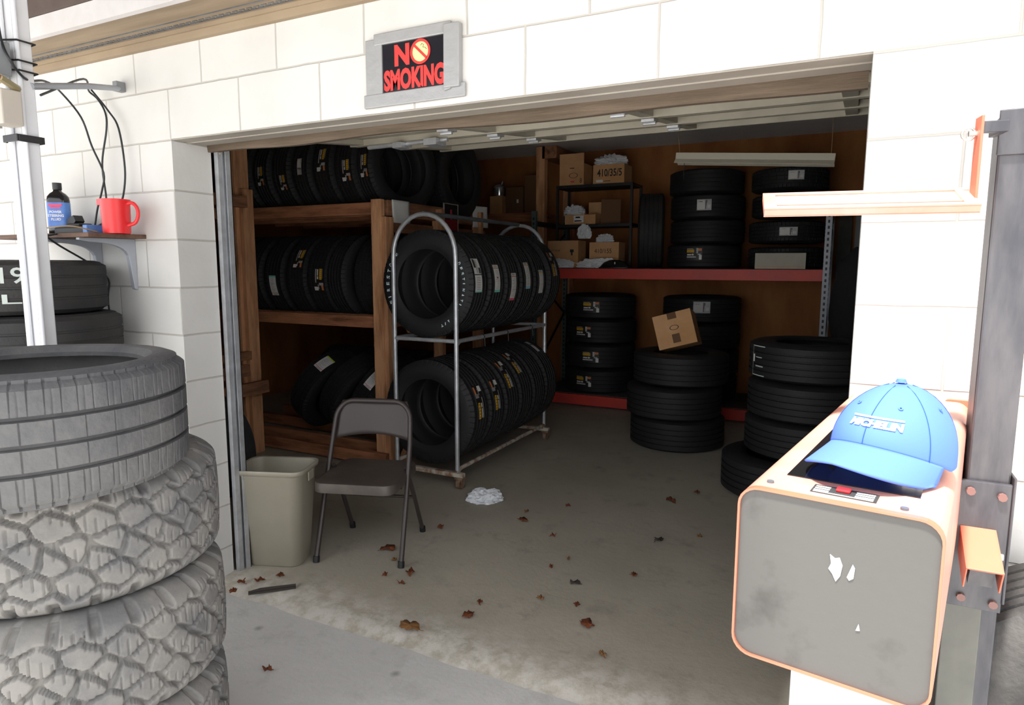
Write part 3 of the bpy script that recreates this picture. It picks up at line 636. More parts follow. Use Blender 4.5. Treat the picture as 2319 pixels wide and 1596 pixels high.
stack('mid', 1.25, 4.87, 1.42, 4, .232, 'on the high red shelf, left one under the lamp', 'left stack of tires on the high red shelf', {0: [('black', -.25, .02, .36, .1)], 2: [('silver', -.1, .01, .38, .1)]}, .02)
stack('std', 2.0, 4.84, 1.42, 4, .232, 'at the right end of the high red shelf', 'right stack of tires on the high red shelf', {1: [('silver', .05, 0, .46, .075)], 2: [('silver', .05, .04, .46, .06)], 3: [('silver', .15, .02, .40, .08)]}, .015)
tire_mesh('bigdusty', .375, .255, .22, 'rubber_grey')
tire('bigdusty', axX(.70, 4.9, 1.42+.375, .255, 0, .0, .25), 'dusty black tire standing on its tread on the high red shelf between boxes and stack')
stack('big', 1.33, 3.47, 0, 3, .256, 'on the floor under the tilted carton', 'tires stacked on the floor under the carton', jit=.03)
rs = stack('slim', 2.34, 2.72, .235, 3, .24, 'on the right of the garage floor by the pier', 'tires stacked on the right of the garage floor', {2: []}, .02)
tire('big', flat(2.22, 2.62, -.0, 0), 'large black tire at the very bottom of the right-hand garage floor stack, sticking out left')
rs[0]['label'] = 'black tire, second lowest of the stack on the right of the garage floor'; rs[1]['label'] = 'black tire, second highest of the stack on the right of the garage floor'
rs[2]['label'] = 'black tire topping the stack on the right of the garage floor, scratched label'
for o in rs: o.location.z += .02
mb = MB()
fa = face(2.34, 2.72)-.95
p = patch(.375, .24, 0, 0, .34, .19, [(0, 0, 1, .03, 'chalk', 0), (0, .97, 1, 1, 'chalk', 0), (.0, 0, .03, 1, 'chalk', 0), (.05, .45, .2, .7, 'white_paper', 1), (.3, .3, .9, .34, 'chalk', 1), (.3, .6, .8, .63, 'chalk', 1)])
o = p.build('torn_label', STK, rs[2]); ang = fa-rs[2].matrix_world.to_euler().z; o.rotation_euler.z = ang

# ------------------------------------------------------------------ cartons, steel shelving
def carton(name, loc, size, rz, label, cat='box', m='cardboard', marks=(), rot=None, group=None, open_=0):
    o = thing(name, label, cat, loc, rot or (0, 0, rz), group); a, b_, h = size
    q = MB()
    q.box((-a/2, -b_/2, 0), (a/2, b_/2, h)) if not open_ else [q.box(l, h_) for l, h_ in (((-a/2, -b_/2, 0), (a/2, b_/2, .004)), ((-a/2, -b_/2, 0), (a/2, -b_/2+.004, h)), ((-a/2, b_/2-.004, 0), (a/2, b_/2, h)), ((-a/2, -b_/2, 0), (-a/2+.004, b_/2, h)), ((a/2-.004, -b_/2, 0), (a/2, b_/2, h)))]
    q.build('carton_body', m, o, bevel=.002)
    for mk in marks:
        k = mk[0]; q = MB()
        if k == 'text':
            vs, fs = text_geo(mk[1], 1, mk[7] if len(mk) > 7 else 0); vs = fit(vs, mk[4], mk[5], mk[2], mk[3]); q.add([(x, -b_/2-.0012, y) for x, y, _ in vs], fs); q.build('printed_text', mk[6], o)
        elif k == 'rect': q.box((mk[1], -b_/2-.0012, mk[2]), (mk[3], -b_/2, mk[4])); q.build(mk[6], mk[5], o)
        elif k == 'ring':
            q.lathe([(mk[3], -.001), (mk[3]+.006, -.001), (mk[3]+.006, .001), (mk[3], .001)], 24, T(mk[1], -b_/2-.001, mk[2]) @ RX(PI/2) @ Matrix.Scale(.55, 4, (0, 1, 0)), closed=True); q.build('printed_ring', 'ink', o)
        elif k == 'flap': q.box((-a/2, -b_/2, h), (a/2, -b_/2+.003, h+mk[1])); q.build('flap', m, o)
    return o
sh = thing('steel_shelf_unit', 'small black steel shelf unit holding cartons on the high red shelf', 'shelf', (.15, 4.85, 1.42))
for x in (-.40, .40):
    for y in (-.17, .15): MB().box((x-.012, y-.012, 0), (x+.012, y+.012, .85)).build('post', 'black', sh)
for z in (.42, .82): MB().box((-.41, -.18, z), (.41, .16, z+.03)).build('shelf_plate', 'black', sh, bevel=.002)
Z1, Z2 = 1.42+.45, 1.42+.85
carton('tall_carton', (-.10, 4.82, Z2), (.27, .26, .22), 0, 'tall tan carton with oval print at the left end of the top black shelf', marks=[('flap', .10), ('ring', .02, .10, .042), ('rect', -.02, .17, .03, .178, 'ink', 'print'), ('text', '8', .09, .02, .025, .05, 'ink'), ('rect', -.01, .03, .03, .045, 'label_red', 'print')])
c2 = carton('marked_carton', (.30, 4.82, Z2), (.33, .26, .19), 0, 'tan carton with handwriting 410/35/5 and plastic bag on the top black shelf', marks=[('text', '410/35/5', -.12, .07, .26, .075, 'ink', .02), ('rect', -.13, .015, -.06, .04, 'white_paper', 'shipping_label'), ('rect', -.05, .022, .02, .028, 'ink', 'print')])
def crumple(name, loc, size, label, cat, m, seed=0, rz=0, amp=.5, group=None):
    r = np.random.RandomState(seed); bm = bmesh.new(); bmesh.ops.create_icosphere(bm, subdivisions=4, radius=1)
    K = r.normal(size=(14, 3))*(3.2 if m == 'jacket' else 6.5); ph = r.uniform(0, 6, 14)
    for v in bm.verts:
        c_ = np.array(v.co); f_ = sum(abs(math.sin(float(k @ c_)+p_)) for k, p_ in zip(K[:(14 if m == 'jacket' else 6)], ph))/(14 if m == 'jacket' else 6)
        s_ = 1+amp*(f_-.6)*2.2; z = max(v.co.z*s_, -.45); v.co = Vector((v.co.x*s_*size[0]/2, v.co.y*s_*size[1]/2, (z+.45)/1.45*size[2]))
    me = bpy.data.meshes.new(name); bm.to_mesh(me); bm.free(); me.materials.append(MT[m]); o = bpy.data.objects.new(name, me); C.objects.link(o); o.location = loc; o.rotation_euler.z = rz
    return tag(o, label, cat, group)
crumple('plastic_bag', (.29, 4.80, Z2+.19), (.32, .24, .10), 'crumpled clear plastic bag on the handwritten top-shelf carton', 'bag', 'plastic_bag', 3)
carton('low_carton', (.0, 4.80, Z1), (.34, .22, .10), 0, 'flat tan carton with a small white label on the lower black shelf', marks=[('rect', -.07, .02, .04, .09, 'white_paper', 'shipping_label'), ('rect', -.05, .065, .0, .08, 'ink', 'print'), ('rect', -.06, .03, .02, .04, 'label_red', 'print')])
crumple('plastic_bag', (-.10, 4.79, Z1+.10), (.2, .16, .10), 'crumpled plastic bag on the flat carton of the lower black shelf', 'bag', 'plastic_bag', 5)
carton('open_carton', (.28, 4.86, Z1), (.2, .2, .25), .3, 'dark brown open carton at the right of the lower black shelf', m='cardboard_dark', open_=1)
carton('upright_carton', (.1, 4.96, Z1), (.18, .08, .24), 0, 'tan carton standing behind the flat carton on the lower black shelf')
carton('arrow_carton', (-.13, 4.66, 1.42), (.34, .22, .28), 0, 'tan carton with an upward arrow print at the left end of the high red shelf', marks=[('rect', .08, .16, .12, .19, 'ink', 'print'), ('rect', .092, .13, .108, .16, 'ink', 'print'), ('text', 'STONE', -.13, .17, .1, .02, 'ink')])
carton('wide_carton', (.30, 4.70, 1.42), (.31, .22, .26), .02, 'tan carton with dark handwriting under the black shelf', marks=[('text', '410/155', -.1, .15, .18, .045, 'ink')])
crumple('plastic_bag', (.08, 4.62, 1.42+.30), (.13, .1, .13), 'white plastic bag bulging between the two cartons on the high red shelf', 'bag', 'plastic_bag', 7)
crumple('plastic_bag', (.28, 4.68, 1.42+.262), (.16, .12, .08), 'crumpled plastic bag on the carton under the black shelf', 'bag', 'plastic_bag', 9)
crumple('plastic_wrap', (.30, 4.53, 1.422), (.46, .09, .09), 'long roll of crumpled plastic wrap along the front of the red shelf', 'plastic wrap', 'plastic_bag', 11)
crumple('paper_bundle', (-.16, 4.51, 1.422), (.3, .09, .09), 'crumpled white paper at the left end of the high red shelf', 'paper', 'plastic_bag', 13)
bw = thing('black_bowl', 'shiny black bowl-shaped lid on the high red shelf below the standing tire', 'bowl', (.45, 4.50, 1.42)); 
MB().lathe([(.0, .085), (.06, .08), (.12, .055), (.155, .015), (.16, 0), (.0, 0)], 40).build('shell', 'black_gloss', bw, loc=(0, 0, 0)); MB().lathe([(.155, 0), (.168, 0), (.168, .01), (.155, .012)], 40, closed=True).build('rim', 'black', bw)
for ch in bw.children: ch.scale = (1, .45, 1)
MB().cyl((.02, -.062, .04), (.02, -.066, .062), .008).build('knob', 'bolt', bw)
carton('tilted_carton', (1.37, 3.42, .80), (.30, .30, .27), 0, 'tan carton with tape tilted on top of the floor tire stack', rot=(-.18, -.28, .12), marks=[('rect', -.035, .22, .035, .27, 'cardboard_dark', 'tape'), ('rect', -.03, .03, .03, .10, 'cardboard_dark', 'tape'), ('ring', 0, .15, .03)])
carton('pale_carton', (1.98, 4.475, 1.42), (.42, .03, .14), 0, 'pale flat carton standing before the right stack on the high red shelf', m='cream_paint', marks=[('rect', -.2, .02, .2, .025, 'cardboard', 'crease')])
crumple('clear_wrap', (.72, 4.72, Z1+1.5), (.01, .01, .01), 'x', 'x', 'plastic_bag') if False else None

# wooden wall shelf on the left back with small things
ws = thing('wall_shelf_frame', 'dark timber shelf frame against the back wall left of the steel shelf', 'shelf', (-1.06, 5.2, 0))
MB().box((.45, -.28, 1.42), (.55, -.2, 2.73)).build('post', 'wood', ws); MB().box((.60, .135, 1.0), (.69, .28, 2.6)).build('post', 'wood', ws)
MB().box((-1.2, -.26, 2.0), (.45, .28, 2.03)).build('shelf_board', 'wood_x', ws); MB().box((-1.2, -.29, 1.93), (.45, -.26, 2.03)).build('shelf_edge', 'wood_x', ws)
MB().box((.52, -.28, 2.60), (.69, .28, 2.73)).build('top_block', 'wood_y', ws); MB().box((.45, -.28, 0), (.55, -.2, 1.42)).build('post', 'wood', ws); MB().box((.60, .135, 0), (.69, .28, 1.0)).build('post', 'wood', ws)
carton('small_carton', (-1.13, 5.05, 2.03), (.16, .2, .2), 0, 'small tan carton on the timber shelf under the silver can')
carton('dark_carton', (-.93, 5.12, 2.03), (.22, .2, .3), 0, 'dark brown carton with a tiny white tag on the timber shelf', m='cardboard_dark', marks=[('rect', .03, .12, .055, .16, 'white_paper', 'tag')])
carton('dark_carton', (-.70, 5.12, 2.03), (.2, .2, .42), 0, 'tall dark brown carton beside the timber post', m='cardboard_dark')
kn = thing('silver_can', 'shiny silver can on the small carton of the timber shelf', 'can', (-1.13, 5.03, 2.23)); MB().lathe([(0, 0), (.07, 0), (.075, .02), (.075, .1), (.05, .13), (.02, .14), (0, .14)], 24).build('body', 'bulb_metal', kn); MB().cyl((.03, 0, .13), (.05, 0, .17), .012).build('spout', 'bulb_metal', kn)

# lamps
l1 = thing('ceiling_strip_light', 'unlit fluorescent strip light fixed to the ceiling at the back', 'light', (.36, 4.2, 2.66), (0, 0, .13))
MB().prism([(-.03, .05), (.03, .05), (.045, 0), (.02, -.02), (-.02, -.02), (-.045, 0)], -.66, .66, Matrix(((0, 0, 1, 0), (1, 0, 0, 0), (0, 1, 0, 0), (0, 0, 0, 1)))).build('housing', 'lamp_white', l1)
MB().box((-.6, -.02, .05), (-.5, .02, .08)).box((.5, -.02, .05), (.6, .02, .08)).build('mount', 'lamp_white', l1)
l2 = thing('hanging_strip_light', 'unlit white strip light hanging on wires in front of the high tire stacks', 'light', (1.775, 3.9, 2.29), (0, 0, 0))
Ml = RY(.075)
q = MB(); q.box((-.61, -.035, .0), (.61, .035, .055), Ml); q.prism([(-.075, -.03), (-.07, -.035), (0, .0), (.07, -.035), (.075, -.03), (.035, .004), (-.035, .004)], -.61, .61, Ml @ Matrix(((0, 0, 1, 0), (1, 0, 0, 0), (0, 1, 0, 0), (0, 0, 0, 1)))); q.build('reflector', 'lamp_white', l2, bevel=.002)
MB().cyl((-.58, -.03, -.02), (.58, -.03, -.02), .014, 12, Ml).build('tube', 'lamp_white', l2)
MB().tube([(-.58, 0, .09), (-.60, 0, .27), (-.61, 0, .45)], .0025, 6).build('wire', 'cord_tan', l2); MB().tube([(.58, 0, .01), (.58, 0, .45)], .0025, 6).build('wire', 'cord_tan', l2)
MB().tube([(-.53, -.04, .02), (-.535, -.04, -.07), (-.53, -.04, -.13)], .003, 6).build('pull_chain', 'bulb_metal', l2)

# dark coat hanging at the right, grey boards behind
ck = crumple('hanging_coat', (2.62, 4.15, .85), (.42, .3, .74), 'dark coat hanging beside the right end of the pallet rack', 'coat', 'jacket', 21, amp=.18)
MB().cyl((2.62, 4.15, 1.55), (2.62, 4.15, 2.74), .006).build('hanger_wire', 'galvanised', None) if False else None
hk = MB(); hk.tube([(0, 0, .70), (0, 0, 1.3), (0, 0, 1.88)], .006, 6); hk.build('hanging_strap', 'black', ck)
for k, (x, m_) in enumerate(((2.47, 'board_grey'), (2.62, 'box_grey'), (2.78, 'board_grey'))):
    tag(MB().box((-.06, -.01, 0), (.06, .01, 2.05)).build('leaning_board', m_, loc=(x, 5.2, 0), rot=(-.11, 0, 0)), 'grey board leaning on the back wall, %s' % ['nearest the pallet rack', 'middle one of three', 'nearest the right wall'][k], 'board', 'grey boards leaning at the back right')

# ------------------------------------------------------------------ folding chair
ch = thing('folding_chair', 'brown steel folding chair standing just inside the doorway', 'chair', (.417, .714, 0), (0, 0, .33))
for s_ in (-1, 1):
    MB().tube([(s_*.215, -.215, .012), (s_*.212, -.10, .30), (s_*.205, .0, .55), (s_*.198, .035, .66)], .0125, 12).build('front_leg', 'chair_brown', ch)
    MB().tube([(s_*.20, .225, .012), (s_*.195, .06, .30), (s_*.19, -.03, .44)], .011, 12).build('rear_leg', 'chair_brown', ch)
    for (x, y) in ((s_*.215, -.217), (s_*.20, .227)): MB().cyl((x, y, 0), (x, y+.006*(-1 if y > 0 else 1), .03), .016, 14).build('foot_cap', 'black', ch)
pts = [(-.198, .035, .66)]+[(-.198+.09*(1-math.cos(a)), .035+.035*math.sin(a), .66+.095*math.sin(a)) for a in [PI/2*i/6 for i in range(1, 7)]]
pts += [(-p[0], p[1], p[2]) for p in pts[::-1]]
MB().tube(pts, .0125, 12).build('top_rail', 'chair_brown', ch)
q = MB(); n1, n2 = 14, 8; vs = []
for j in range(n2+1):
    for i in range(n1+1):
        u = -1+2*i/n1; z = .565+.19*j/n2-.018*(1-u*u)*0+.022*(1-u*u)*(1-j/n2)
        xw = .195*u*(1 if j < 5 else (1-.12*((j-4)/4)**2)); vs.append((xw, .01+.06*(z-.56)/.19+.028*(1-u*u), z-.012*0))
q.add(vs, [(j*(n1+1)+i, j*(n1+1)+i+1, (j+1)*(n1+1)+i+1, (j+1)*(n1+1)+i) for j in range(n2) for i in range(n1)], smooth=True)
o = q.build('backrest', 'chair_brown', ch); o.modifiers.new('s', 'SOLIDIFY').thickness = .006
q = MB(); P_ = rrect(.405, .43, .06, 6); P2 = rrect(.375, .40, .05, 6)
vs = [(x, y-.06, .375) for x, y in P_]+[(x, y-.06, .41) for x, y in P_]+[(x*.985, y*.985-.06, .42) for x, y in P_]+[(x, y-.06, .422) for x, y in P2]+[(x*.6, y*.6-.06, .415) for x, y in P2]+[(0, -.06, .413)]
n = len(P_); fs = [(r*n+i, r*n+(i+1) % n, (r+1)*n+(i+1) % n, (r+1)*n+i) for r in range(4) for i in range(n)]+[(4*n+i, 4*n+(i+1) % n, 5*n) for i in range(n)]
q.add(vs, fs, smooth=True); q.build('seat', 'chair_seat', ch)
MB().cyl((-.2, .10, .24), (.2, .10, .24), .008).build('cross_bar', 'chair_brown', ch); MB().cyl((-.2, -.13, .37), (.2, -.13, .37), .008).build('cross_bar', 'chair_brown', ch)

# ------------------------------------------------------------------ waste bin
bn = thing('waste_bin', 'beige plastic waste bin just inside the left jamb', 'bin', (.10, .388, 0), (0, 0, .36))
q = MB(); H = .485; rings = [(.255, .17, 0), (.265, .18, .006), (.325, .235, H-.03), (.335, .242, H-.025), (.347, .252, H-.022), (.353, .258, H-.004), (.349, .254, H), (.328, .232, H-.002), (.322, .226, H-.03), (.25, .165, .02)]
vs = []; n = 0
for a, b_, z in rings:
    P_ = rrect(a, b_, .05, 6); n = len(P_); vs += [(x, y, z) for x, y in P_]
fs = [(r*n+i, r*n+(i+1) % n, (r+1)*n+(i+1) % n, (r+1)*n+i) for r in range(len(rings)-1) for i in range(n)]+[tuple(range(n))[::-1], tuple((len(rings)-1)*n+i for i in range(n))]
q.add(vs, fs, smooth=True); q.build('bin_body', 'bin_beige', bn, sharp=60)
MB().box((.168, -.03, H-.07), (.175, .03, H-.024)).build('rim_tab', 'bin_beige', bn, bevel=.003)

# ------------------------------------------------------------------ floor litter
crumple('paper_packet', (.605, 1.56, 0), (.19, .14, .07), 'crumpled white and silver packet on the floor by the cart', 'packet', 'plastic_bag', 31, .4)
def leaf(x, y, s_, rz, m_, label, seed, flat_=True):
    r = random.Random(seed); n = 22; vs = [(0, 0, .012*s_/.06)]; 
    for i in range(n):
        a = 2*PI*i/n; rr = s_/2*(1+(.05 if seed == 0 else .2)*math.cos((3+seed % 3)*a)+r.uniform(-.14, .14)); vs.append((rr*math.cos(a), rr*.75*math.sin(a), abs(r.uniform(0, .012))+.012*abs(math.sin(a*1.5))))
    q = MB(); q.add(vs, [(0, 1+i, 1+(i+1) % n) for i in range(n)], smooth=True)
    q.tube([(s_*.4, 0, .006), (s_*.75, .004, .004)], .0012, 5)
    o = q.build('dry_leaf', m_, loc=(x, y, .001 if y > .12 else (-.004 if y > 0 else -.029)), rot=(0, 0, rz)); mod = o.modifiers.new('s', 'SOLIDIFY'); mod.thickness = .0008
    tag(o, label, 'leaf', 'dry leaves on the floor')
big_leaves = [(1.046, .152, .085, 'leaf_tan', 'large round tan leaf on the threshold, biggest leaf in view'), (1.21, .334, .055, 'leaf', 'rust-brown leaf on the floor right of the large tan leaf'), (1.676, .492, .06, 'leaf', 'lobed rust-brown leaf alone near the middle of the doorway floor'),
    (.514, .714, .075, 'leaf', 'curled brown leaf between the front legs of the folding chair'), (.77, .545, .05, 'leaf', 'dark red-brown leaf just right of the folding chair front foot'), (1.50, .80, .045, 'twig', 'small blackish leaf in the middle of the floor'),
    (.60, 1.07, .04, 'leaf', 'small brown leaf behind the folding chair rear foot'), (.96, 1.375, .06, 'leaf', 'brown leaf pair below the white packet on the floor'), (1.72, 1.45, .05, 'twig', 'dark leaf far right in the middle of the floor'), (1.636, 2.083, .07, 'leaf', 'brown leaf before the right tire stack'),
    (.88, .03, .03, 'leaf', 'small brown leaf lying on the outdoor apron near the left edge')]
for i, (x, y, s_, m_, lb) in enumerate(big_leaves):
    if i == 10: x, y = .72, -.28
    leaf(x, y, s_, i*1.3, m_, lb, i)
rnd = random.Random(3)
for i in range(16):
    x, y = [(.62, .62), (.68, .47), (.79, .44), (1.38, 1.02), (1.34, .9), (1.72, 1.0), (1.42, .6), (1.58, .62), (1.20, .45), (.92, 1.5), (1.1, 1.7), (1.2, 1.25), (1.9, 1.6), (1.75, 2.3), (.05, .35), (1.8, .32)][i]
    leaf(x, y, rnd.uniform(.018, .034), rnd.uniform(0, 6), 'leaf' if i % 3 else 'leaf_tan', 'tiny brown leaf fragment scattered on the garage floor', 50+i)
for i, (x, y) in enumerate(((.13, .12), (.2, .16), (.17, .04), (.25, .24))):
    leaf(x, y, .04, i, 'leaf', 'brown leaf scrap lying in the corner below the waste bin', 80+i)
tag(MB().box((-.1, -.012, 0), (.1, .012, .008)).tube([(-.1, .0, .006), (-.05, .01, .008), (.1, .006, .01)], [.006, .008, .005], 7).build('flat_stick', 'twig', loc=(.315, .13, 0), rot=(0, 0, .78)), 'flat dark stick lying on the threshold near the bin', 'stick')

# ------------------------------------------------------------------ sign above the doorway
sn = thing('no_smoking_sign', 'black no smoking sign with red letters taped above the doorway', 'sign', (1.218, -.006, 2.099))
MB().box((-.145, 0, -.095), (.145, .004, .095)).build('sign_panel', 'sign_black', sn)
q = MB(); vs, fs = text_geo('SMOKING', 1, .05); q.add([(x, -.0015, y) for x, y, _ in fit(vs, .240, .068, -.119, -.074)], fs)
vs, fs = text_geo('N', 1, .05); q.add([(x, -.0015, y) for x, y, _ in fit(vs, .060, .068, -.074, .002)], fs); q.build('red_lettering', 'sign_red', sn)
Mr = T(.030, -.001, .0365) @ RX(PI/2)
MB().lathe([(0, .0), (.034, .0), (.034, .001), (0, .001)], 32, Mr).build('symbol_disc', 'sign_cream', sn)
q = MB(); q.lathe([(.031, .001), (.039, .001), (.039, .0025), (.031, .0025)], 40, Mr, closed=True); q.box((-.034, -.004, .001), (.034, .004, .0025), Mr @ RZ(-.75)); q.build('prohibition_ring', 'sign_red', sn)
q = MB(); q.tube([(.002, .018, .0015), (.006, .024, .0015), (.013, .02, .0015), (.01, .012, .0015), (.02, .01, .0015), (.024, .004, .0015)], .0008, 5, Mr); q.build('smoke_drawing', 'ink', sn)
for nm, lo, hi, a in (('tape_strip', (-.155, -.0075, .077), (.148, .002, .114), 0), ('tape_strip', (-.192, -.006, -.1), (-.124, .003, .099), 0), ('tape_strip', (.128, -.02, -.09), (.186, .003, .103), .01), ('tape_strip', (-.2, -.009, -.122), (.2, .001, -.078), -.003)):
    MB().box(lo, hi, RY(a)).build(nm, 'tape', sn, bevel=.003)
q = MB(); q.prism([(.128, -.03), (.186, -.03), (.182, -.06), (.15, -.095), (.128, -.1)], .006, .016, RX(PI/2)); q.build('folded_tape_end', 'tape', sn)

# ------------------------------------------------------------------ wall shelf left with its things
s1 = thing('wall_shelf', 'narrow wall shelf on two grey brackets left of the doorway', 'shelf', (-.5, -.001, 1.575))
MB().box((-.42, -.25, -.018), (.30, 0, 0)).build('shelf_board', 'shelf_wood', s1, bevel=.002)
for x in (-.04, .20):
    prof = [(0, -.018), (-.24, -.018), (-.24, -.028), (-.20, -.035)]+[(-.20+.17*math.sin(t), -.035-.0-.045*(1-math.cos(t))-.03*(t/1.57)**4) for t in [i*PI/2/8 for i in range(1, 9)]]+[(-.016, -.235), (0, -.24)]
    MB().prism(prof, x, x+.022, Matrix(((0, 0, 1, 0), (1, 0, 0, 0), (0, 1, 0, 0), (0, 0, 0, 1)))).build('shelf_bracket', 'bracket_grey', s1, bevel=.002)
pj_ = thing('red_pitcher', 'red plastic pitcher at the right end of the wall shelf', 'pitcher', (-.215, -.12, 1.575), (0, 0, .35))
MB().lathe([(0, .003), (.05, 0), (.052, .006), (.056, .135), (.058, .14), (.054, .14), (.052, .13), (.048, .01), (0, .01)], 40).build('jug_body', 'red_plastic', pj_)
MB().soft([(.050, 0, .122), (.078, 0, .125), (.097, 0, .105), (.1, 0, .075), (.085, 0, .045), (.050, 0, .033)], .0075, 10).build('handle', 'red_plastic', pj_)
MB().prism([(-.045, .026), (-.082, .003), (-.082, -.003), (-.045, -.026)], .118, .142).build('spout', 'red_plastic', pj_)
bt = thing('oil_bottle', 'black fluid bottle with blue label standing on the wall shelf', 'bottle', (-.615, -.12, 1.575), (0, 0, .6))
q = MB(); rings = [(.085, .055, 0), (.088, .058, .004), (.088, .058, .15), (.082, .052, .168), (.06, .04, .182), (.034, .034, .19), (.028, .028, .198), (.028, .028, .204)]; vs = []
for a, b_, z in rings: P_ = rrect(a, b_, min(a, b_)*.42, 5); n = len(P_); vs += [(x, y, z) for x, y in P_]
q.add(vs, [(r*n+i, r*n+(i+1) % n, (r+1)*n+(i+1) % n, (r+1)*n+i) for r in range(len(rings)-1) for i in range(n)]+[tuple(range(n))[::-1]], smooth=True); q.build('bottle_body', 'black_gloss', bt, sharp=50)
MB().lathe([(.017, .198), (.018, .2), (.018, .228), (0, .228)], 20).build('screw_cap', 'black', bt)
q = MB(); P_ = rrect(.0892, .0592, .0592*.42, 5); q.prism(P_, .03, .142, smooth=True); q.build('paper_label', 'label_blue', bt, sharp=60)
q = MB()
for s_, z, ww_ in (('POWER', .095, .05), ('STEERING', .079, .066), ('FLUID', .063, .04)): vs, fs = text_geo(s_, 1, .03); q.add([(x, -.0300, y) for x, y, _ in fit(vs, ww_, .011, -ww_/2, z)], fs)
q.build('label_text', 'white_paper', bt); q = MB(); q.box((-.028, -.0302, .127), (.028, -.0294, .135)); q.box((-.022, -.0302, .116), (.022, -.0294, .123)); q.build('label_band', 'label_red', bt)
tl = thing('black_tool', 'black plastic tool with a short nozzle lying beside the fluid bottle', 'tool', (-.50, -.10, 1.575))
MB().box((-.14, -.05, 0), (.12, .05, .035)).build('case', 'black', tl, bevel=.008); MB().box((-.05, -.03, .035), (.04, .03, .05)).build('lid', 'black', tl, bevel=.006)
MB().prism([(-.07, .035), (-.03, .035), (.0, .06), (-.015, .085), (-.06, .07)], -.02, .02, RX(PI/2)).build('nozzle', 'black', tl); MB().box((.10, -.052, .003), (.13, .045, .04)).build('end_clip', 'label_blue', tl, bevel=.003)
tag(MB().soft([(-.70, -.255, 1.62), (-.62, -.255, 1.598), (-.52, -.262, 1.592), (-.43, -.256, 1.6), (-.38, -.2, 1.605), (-.35, -.12, 1.585)], .0028, 8).build('thin_wire', 'cord_tan'), 'thin tan wire drooping across the front of the wall shelf', 'wire')

# ------------------------------------------------------------------ white steel post with services
ps = thing('steel_post', 'white steel canopy post with conduits and a black clamp, outside on the left', 'post', (.135, -.625, GZ))
MB().box((-.027, -.027, 0), (.027, .027, 2.59)).build('column', 'white_post', ps, bevel=.004)
MB().box((-.07, -.07, 0), (.07, .07, .012)).build('base_plate', 'white_post', ps, bevel=.003)
MB().cyl((-.012, -.037, 0), (-.012, -.037, 2.59), .009, 14).build('conduit', 'pipe_white', ps)
MB().cyl((.034, -.02, 0), (.034, -.02, 2.59), .007, 14).build('conduit', 'pipe_white', ps)
MB().cyl((-.035, -.02, 1.95), (-.035, -.02, 2.59), .007, 14).build('conduit', 'steel_grey', ps)
q = MB(); q.box((-.036, -.050, 1.862), (.045, -.044, 1.884)); q.box((.040, -.044, 1.862), (.045, .028, 1.884)); q.box((-.036, .028, 1.862), (.045, .033, 1.884)); q.box((-.036, -.044, 1.862), (-.031, .028, 1.884)); q.build('clamp_band', 'black', ps, bevel=.002)
for z in (2.17, 2.11, 2.08): MB().tube([(-.043, -.045, z-.004), (-.012, -.05, z), (.044, -.025, z), (.04, .03, z), (-.034, .03, z-.004)], .003, 6, closed=True).build('cable_tie', 'black', ps)
jb = thing('junction_box', 'grey metal electrical box fixed high on the white post', 'electrical box', (.165, -.70, 2.05))
MB().box((-.075, -.02, -.03), (.03, .022, .07)).build('box_body', 'box_grey', jb, bevel=.004); MB().box((-.07, -.024, -.025), (.025, -.02, .065)).build('cover', 'box_grey', jb, bevel=.002)
ob = thing('outlet_box', 'beige electrical outlet box below the grey box on the white post', 'electrical box', (.180, -.70, 1.915))
MB().box((-.045, -.02, -.04), (.02, .04, .065)).build('box_body', 'box_beige', ob, bevel=.004); MB().cyl((-.07, -.0, -.02), (-.045, 0, -.02), .018).build('plug', 'black', ob); MB().box((-.09, -.012, -.045), (-.05, .012, -.03)).build('prong_cover', 'bulb_metal', ob)
rp = thing('red_pipe', 'dull red pipe with brass fitting reaching the white post', 'pipe', (.2, -.72, 2.0))
MB().cyl((-.10, -.05, .055), (.035, -.015, .0), .009, 14).build('pipe_run', 'copper_red', rp); MB().cyl((.03, -.015, .002), (-.02, .06, -.01), .011, 8).build('brass_fitting', 'brass', rp)
wp = thing('wall_conduit', 'grey conduit running from the white post to the block wall', 'conduit', (-.285, -.006, 2.187))
MB().tube([(.445, -.605, -.175), (.2, -.27, -.07), (.005, -.02, 0)], .011, 12).build('conduit_run', 'bracket_grey', wp); MB().box((-.012, -.035, -.012), (.016, .004, .028)).build('wall_fitting', 'box_grey', wp, bevel=.002)
tag(MB().soft([(.155, -.70, 2.58), (.17, -.70, 2.45), (.18, -.70, 2.27), (.19, -.70, 2.13), (.215, -.69, 2.06), (.16, -.62, 2.03), (-.05, -.45, 2.09), (-.3, -.26, 2.13), (-.385, -.13, 2.06), (-.375, -.1, 1.946), (-.34, -.08, 1.835), (-.36, -.08, 1.763), (-.40, -.08, 1.69), (-.425, -.08, 1.625), (-.43, -.08, 1.612)], .004, 8).build('power_cable', 'cable'), 'black cable from the post top down to the blue clip on the shelf', 'cable')
tag(MB().soft([(.165, -.585, 1.99), (-.2, -.22, 2.17), (-.43, -.06, 2.185), (-.39, -.05, 2.15), (-.352, -.045, 2.09), (-.353, -.045, 2.02), (-.40, -.045, 1.881), (-.39, -.045, 1.731), (-.405, -.045, 1.60), (-.41, -.262, 1.57), (-.42, -.262, 1.54), (-.43, -.05, 1.4), (-.44, -.04, 1.268), (-.44, -.018, .9)], .004, 8).build('power_cable', 'cable'), 'black cable running along the wall conduit and down past the shelf', 'cable')
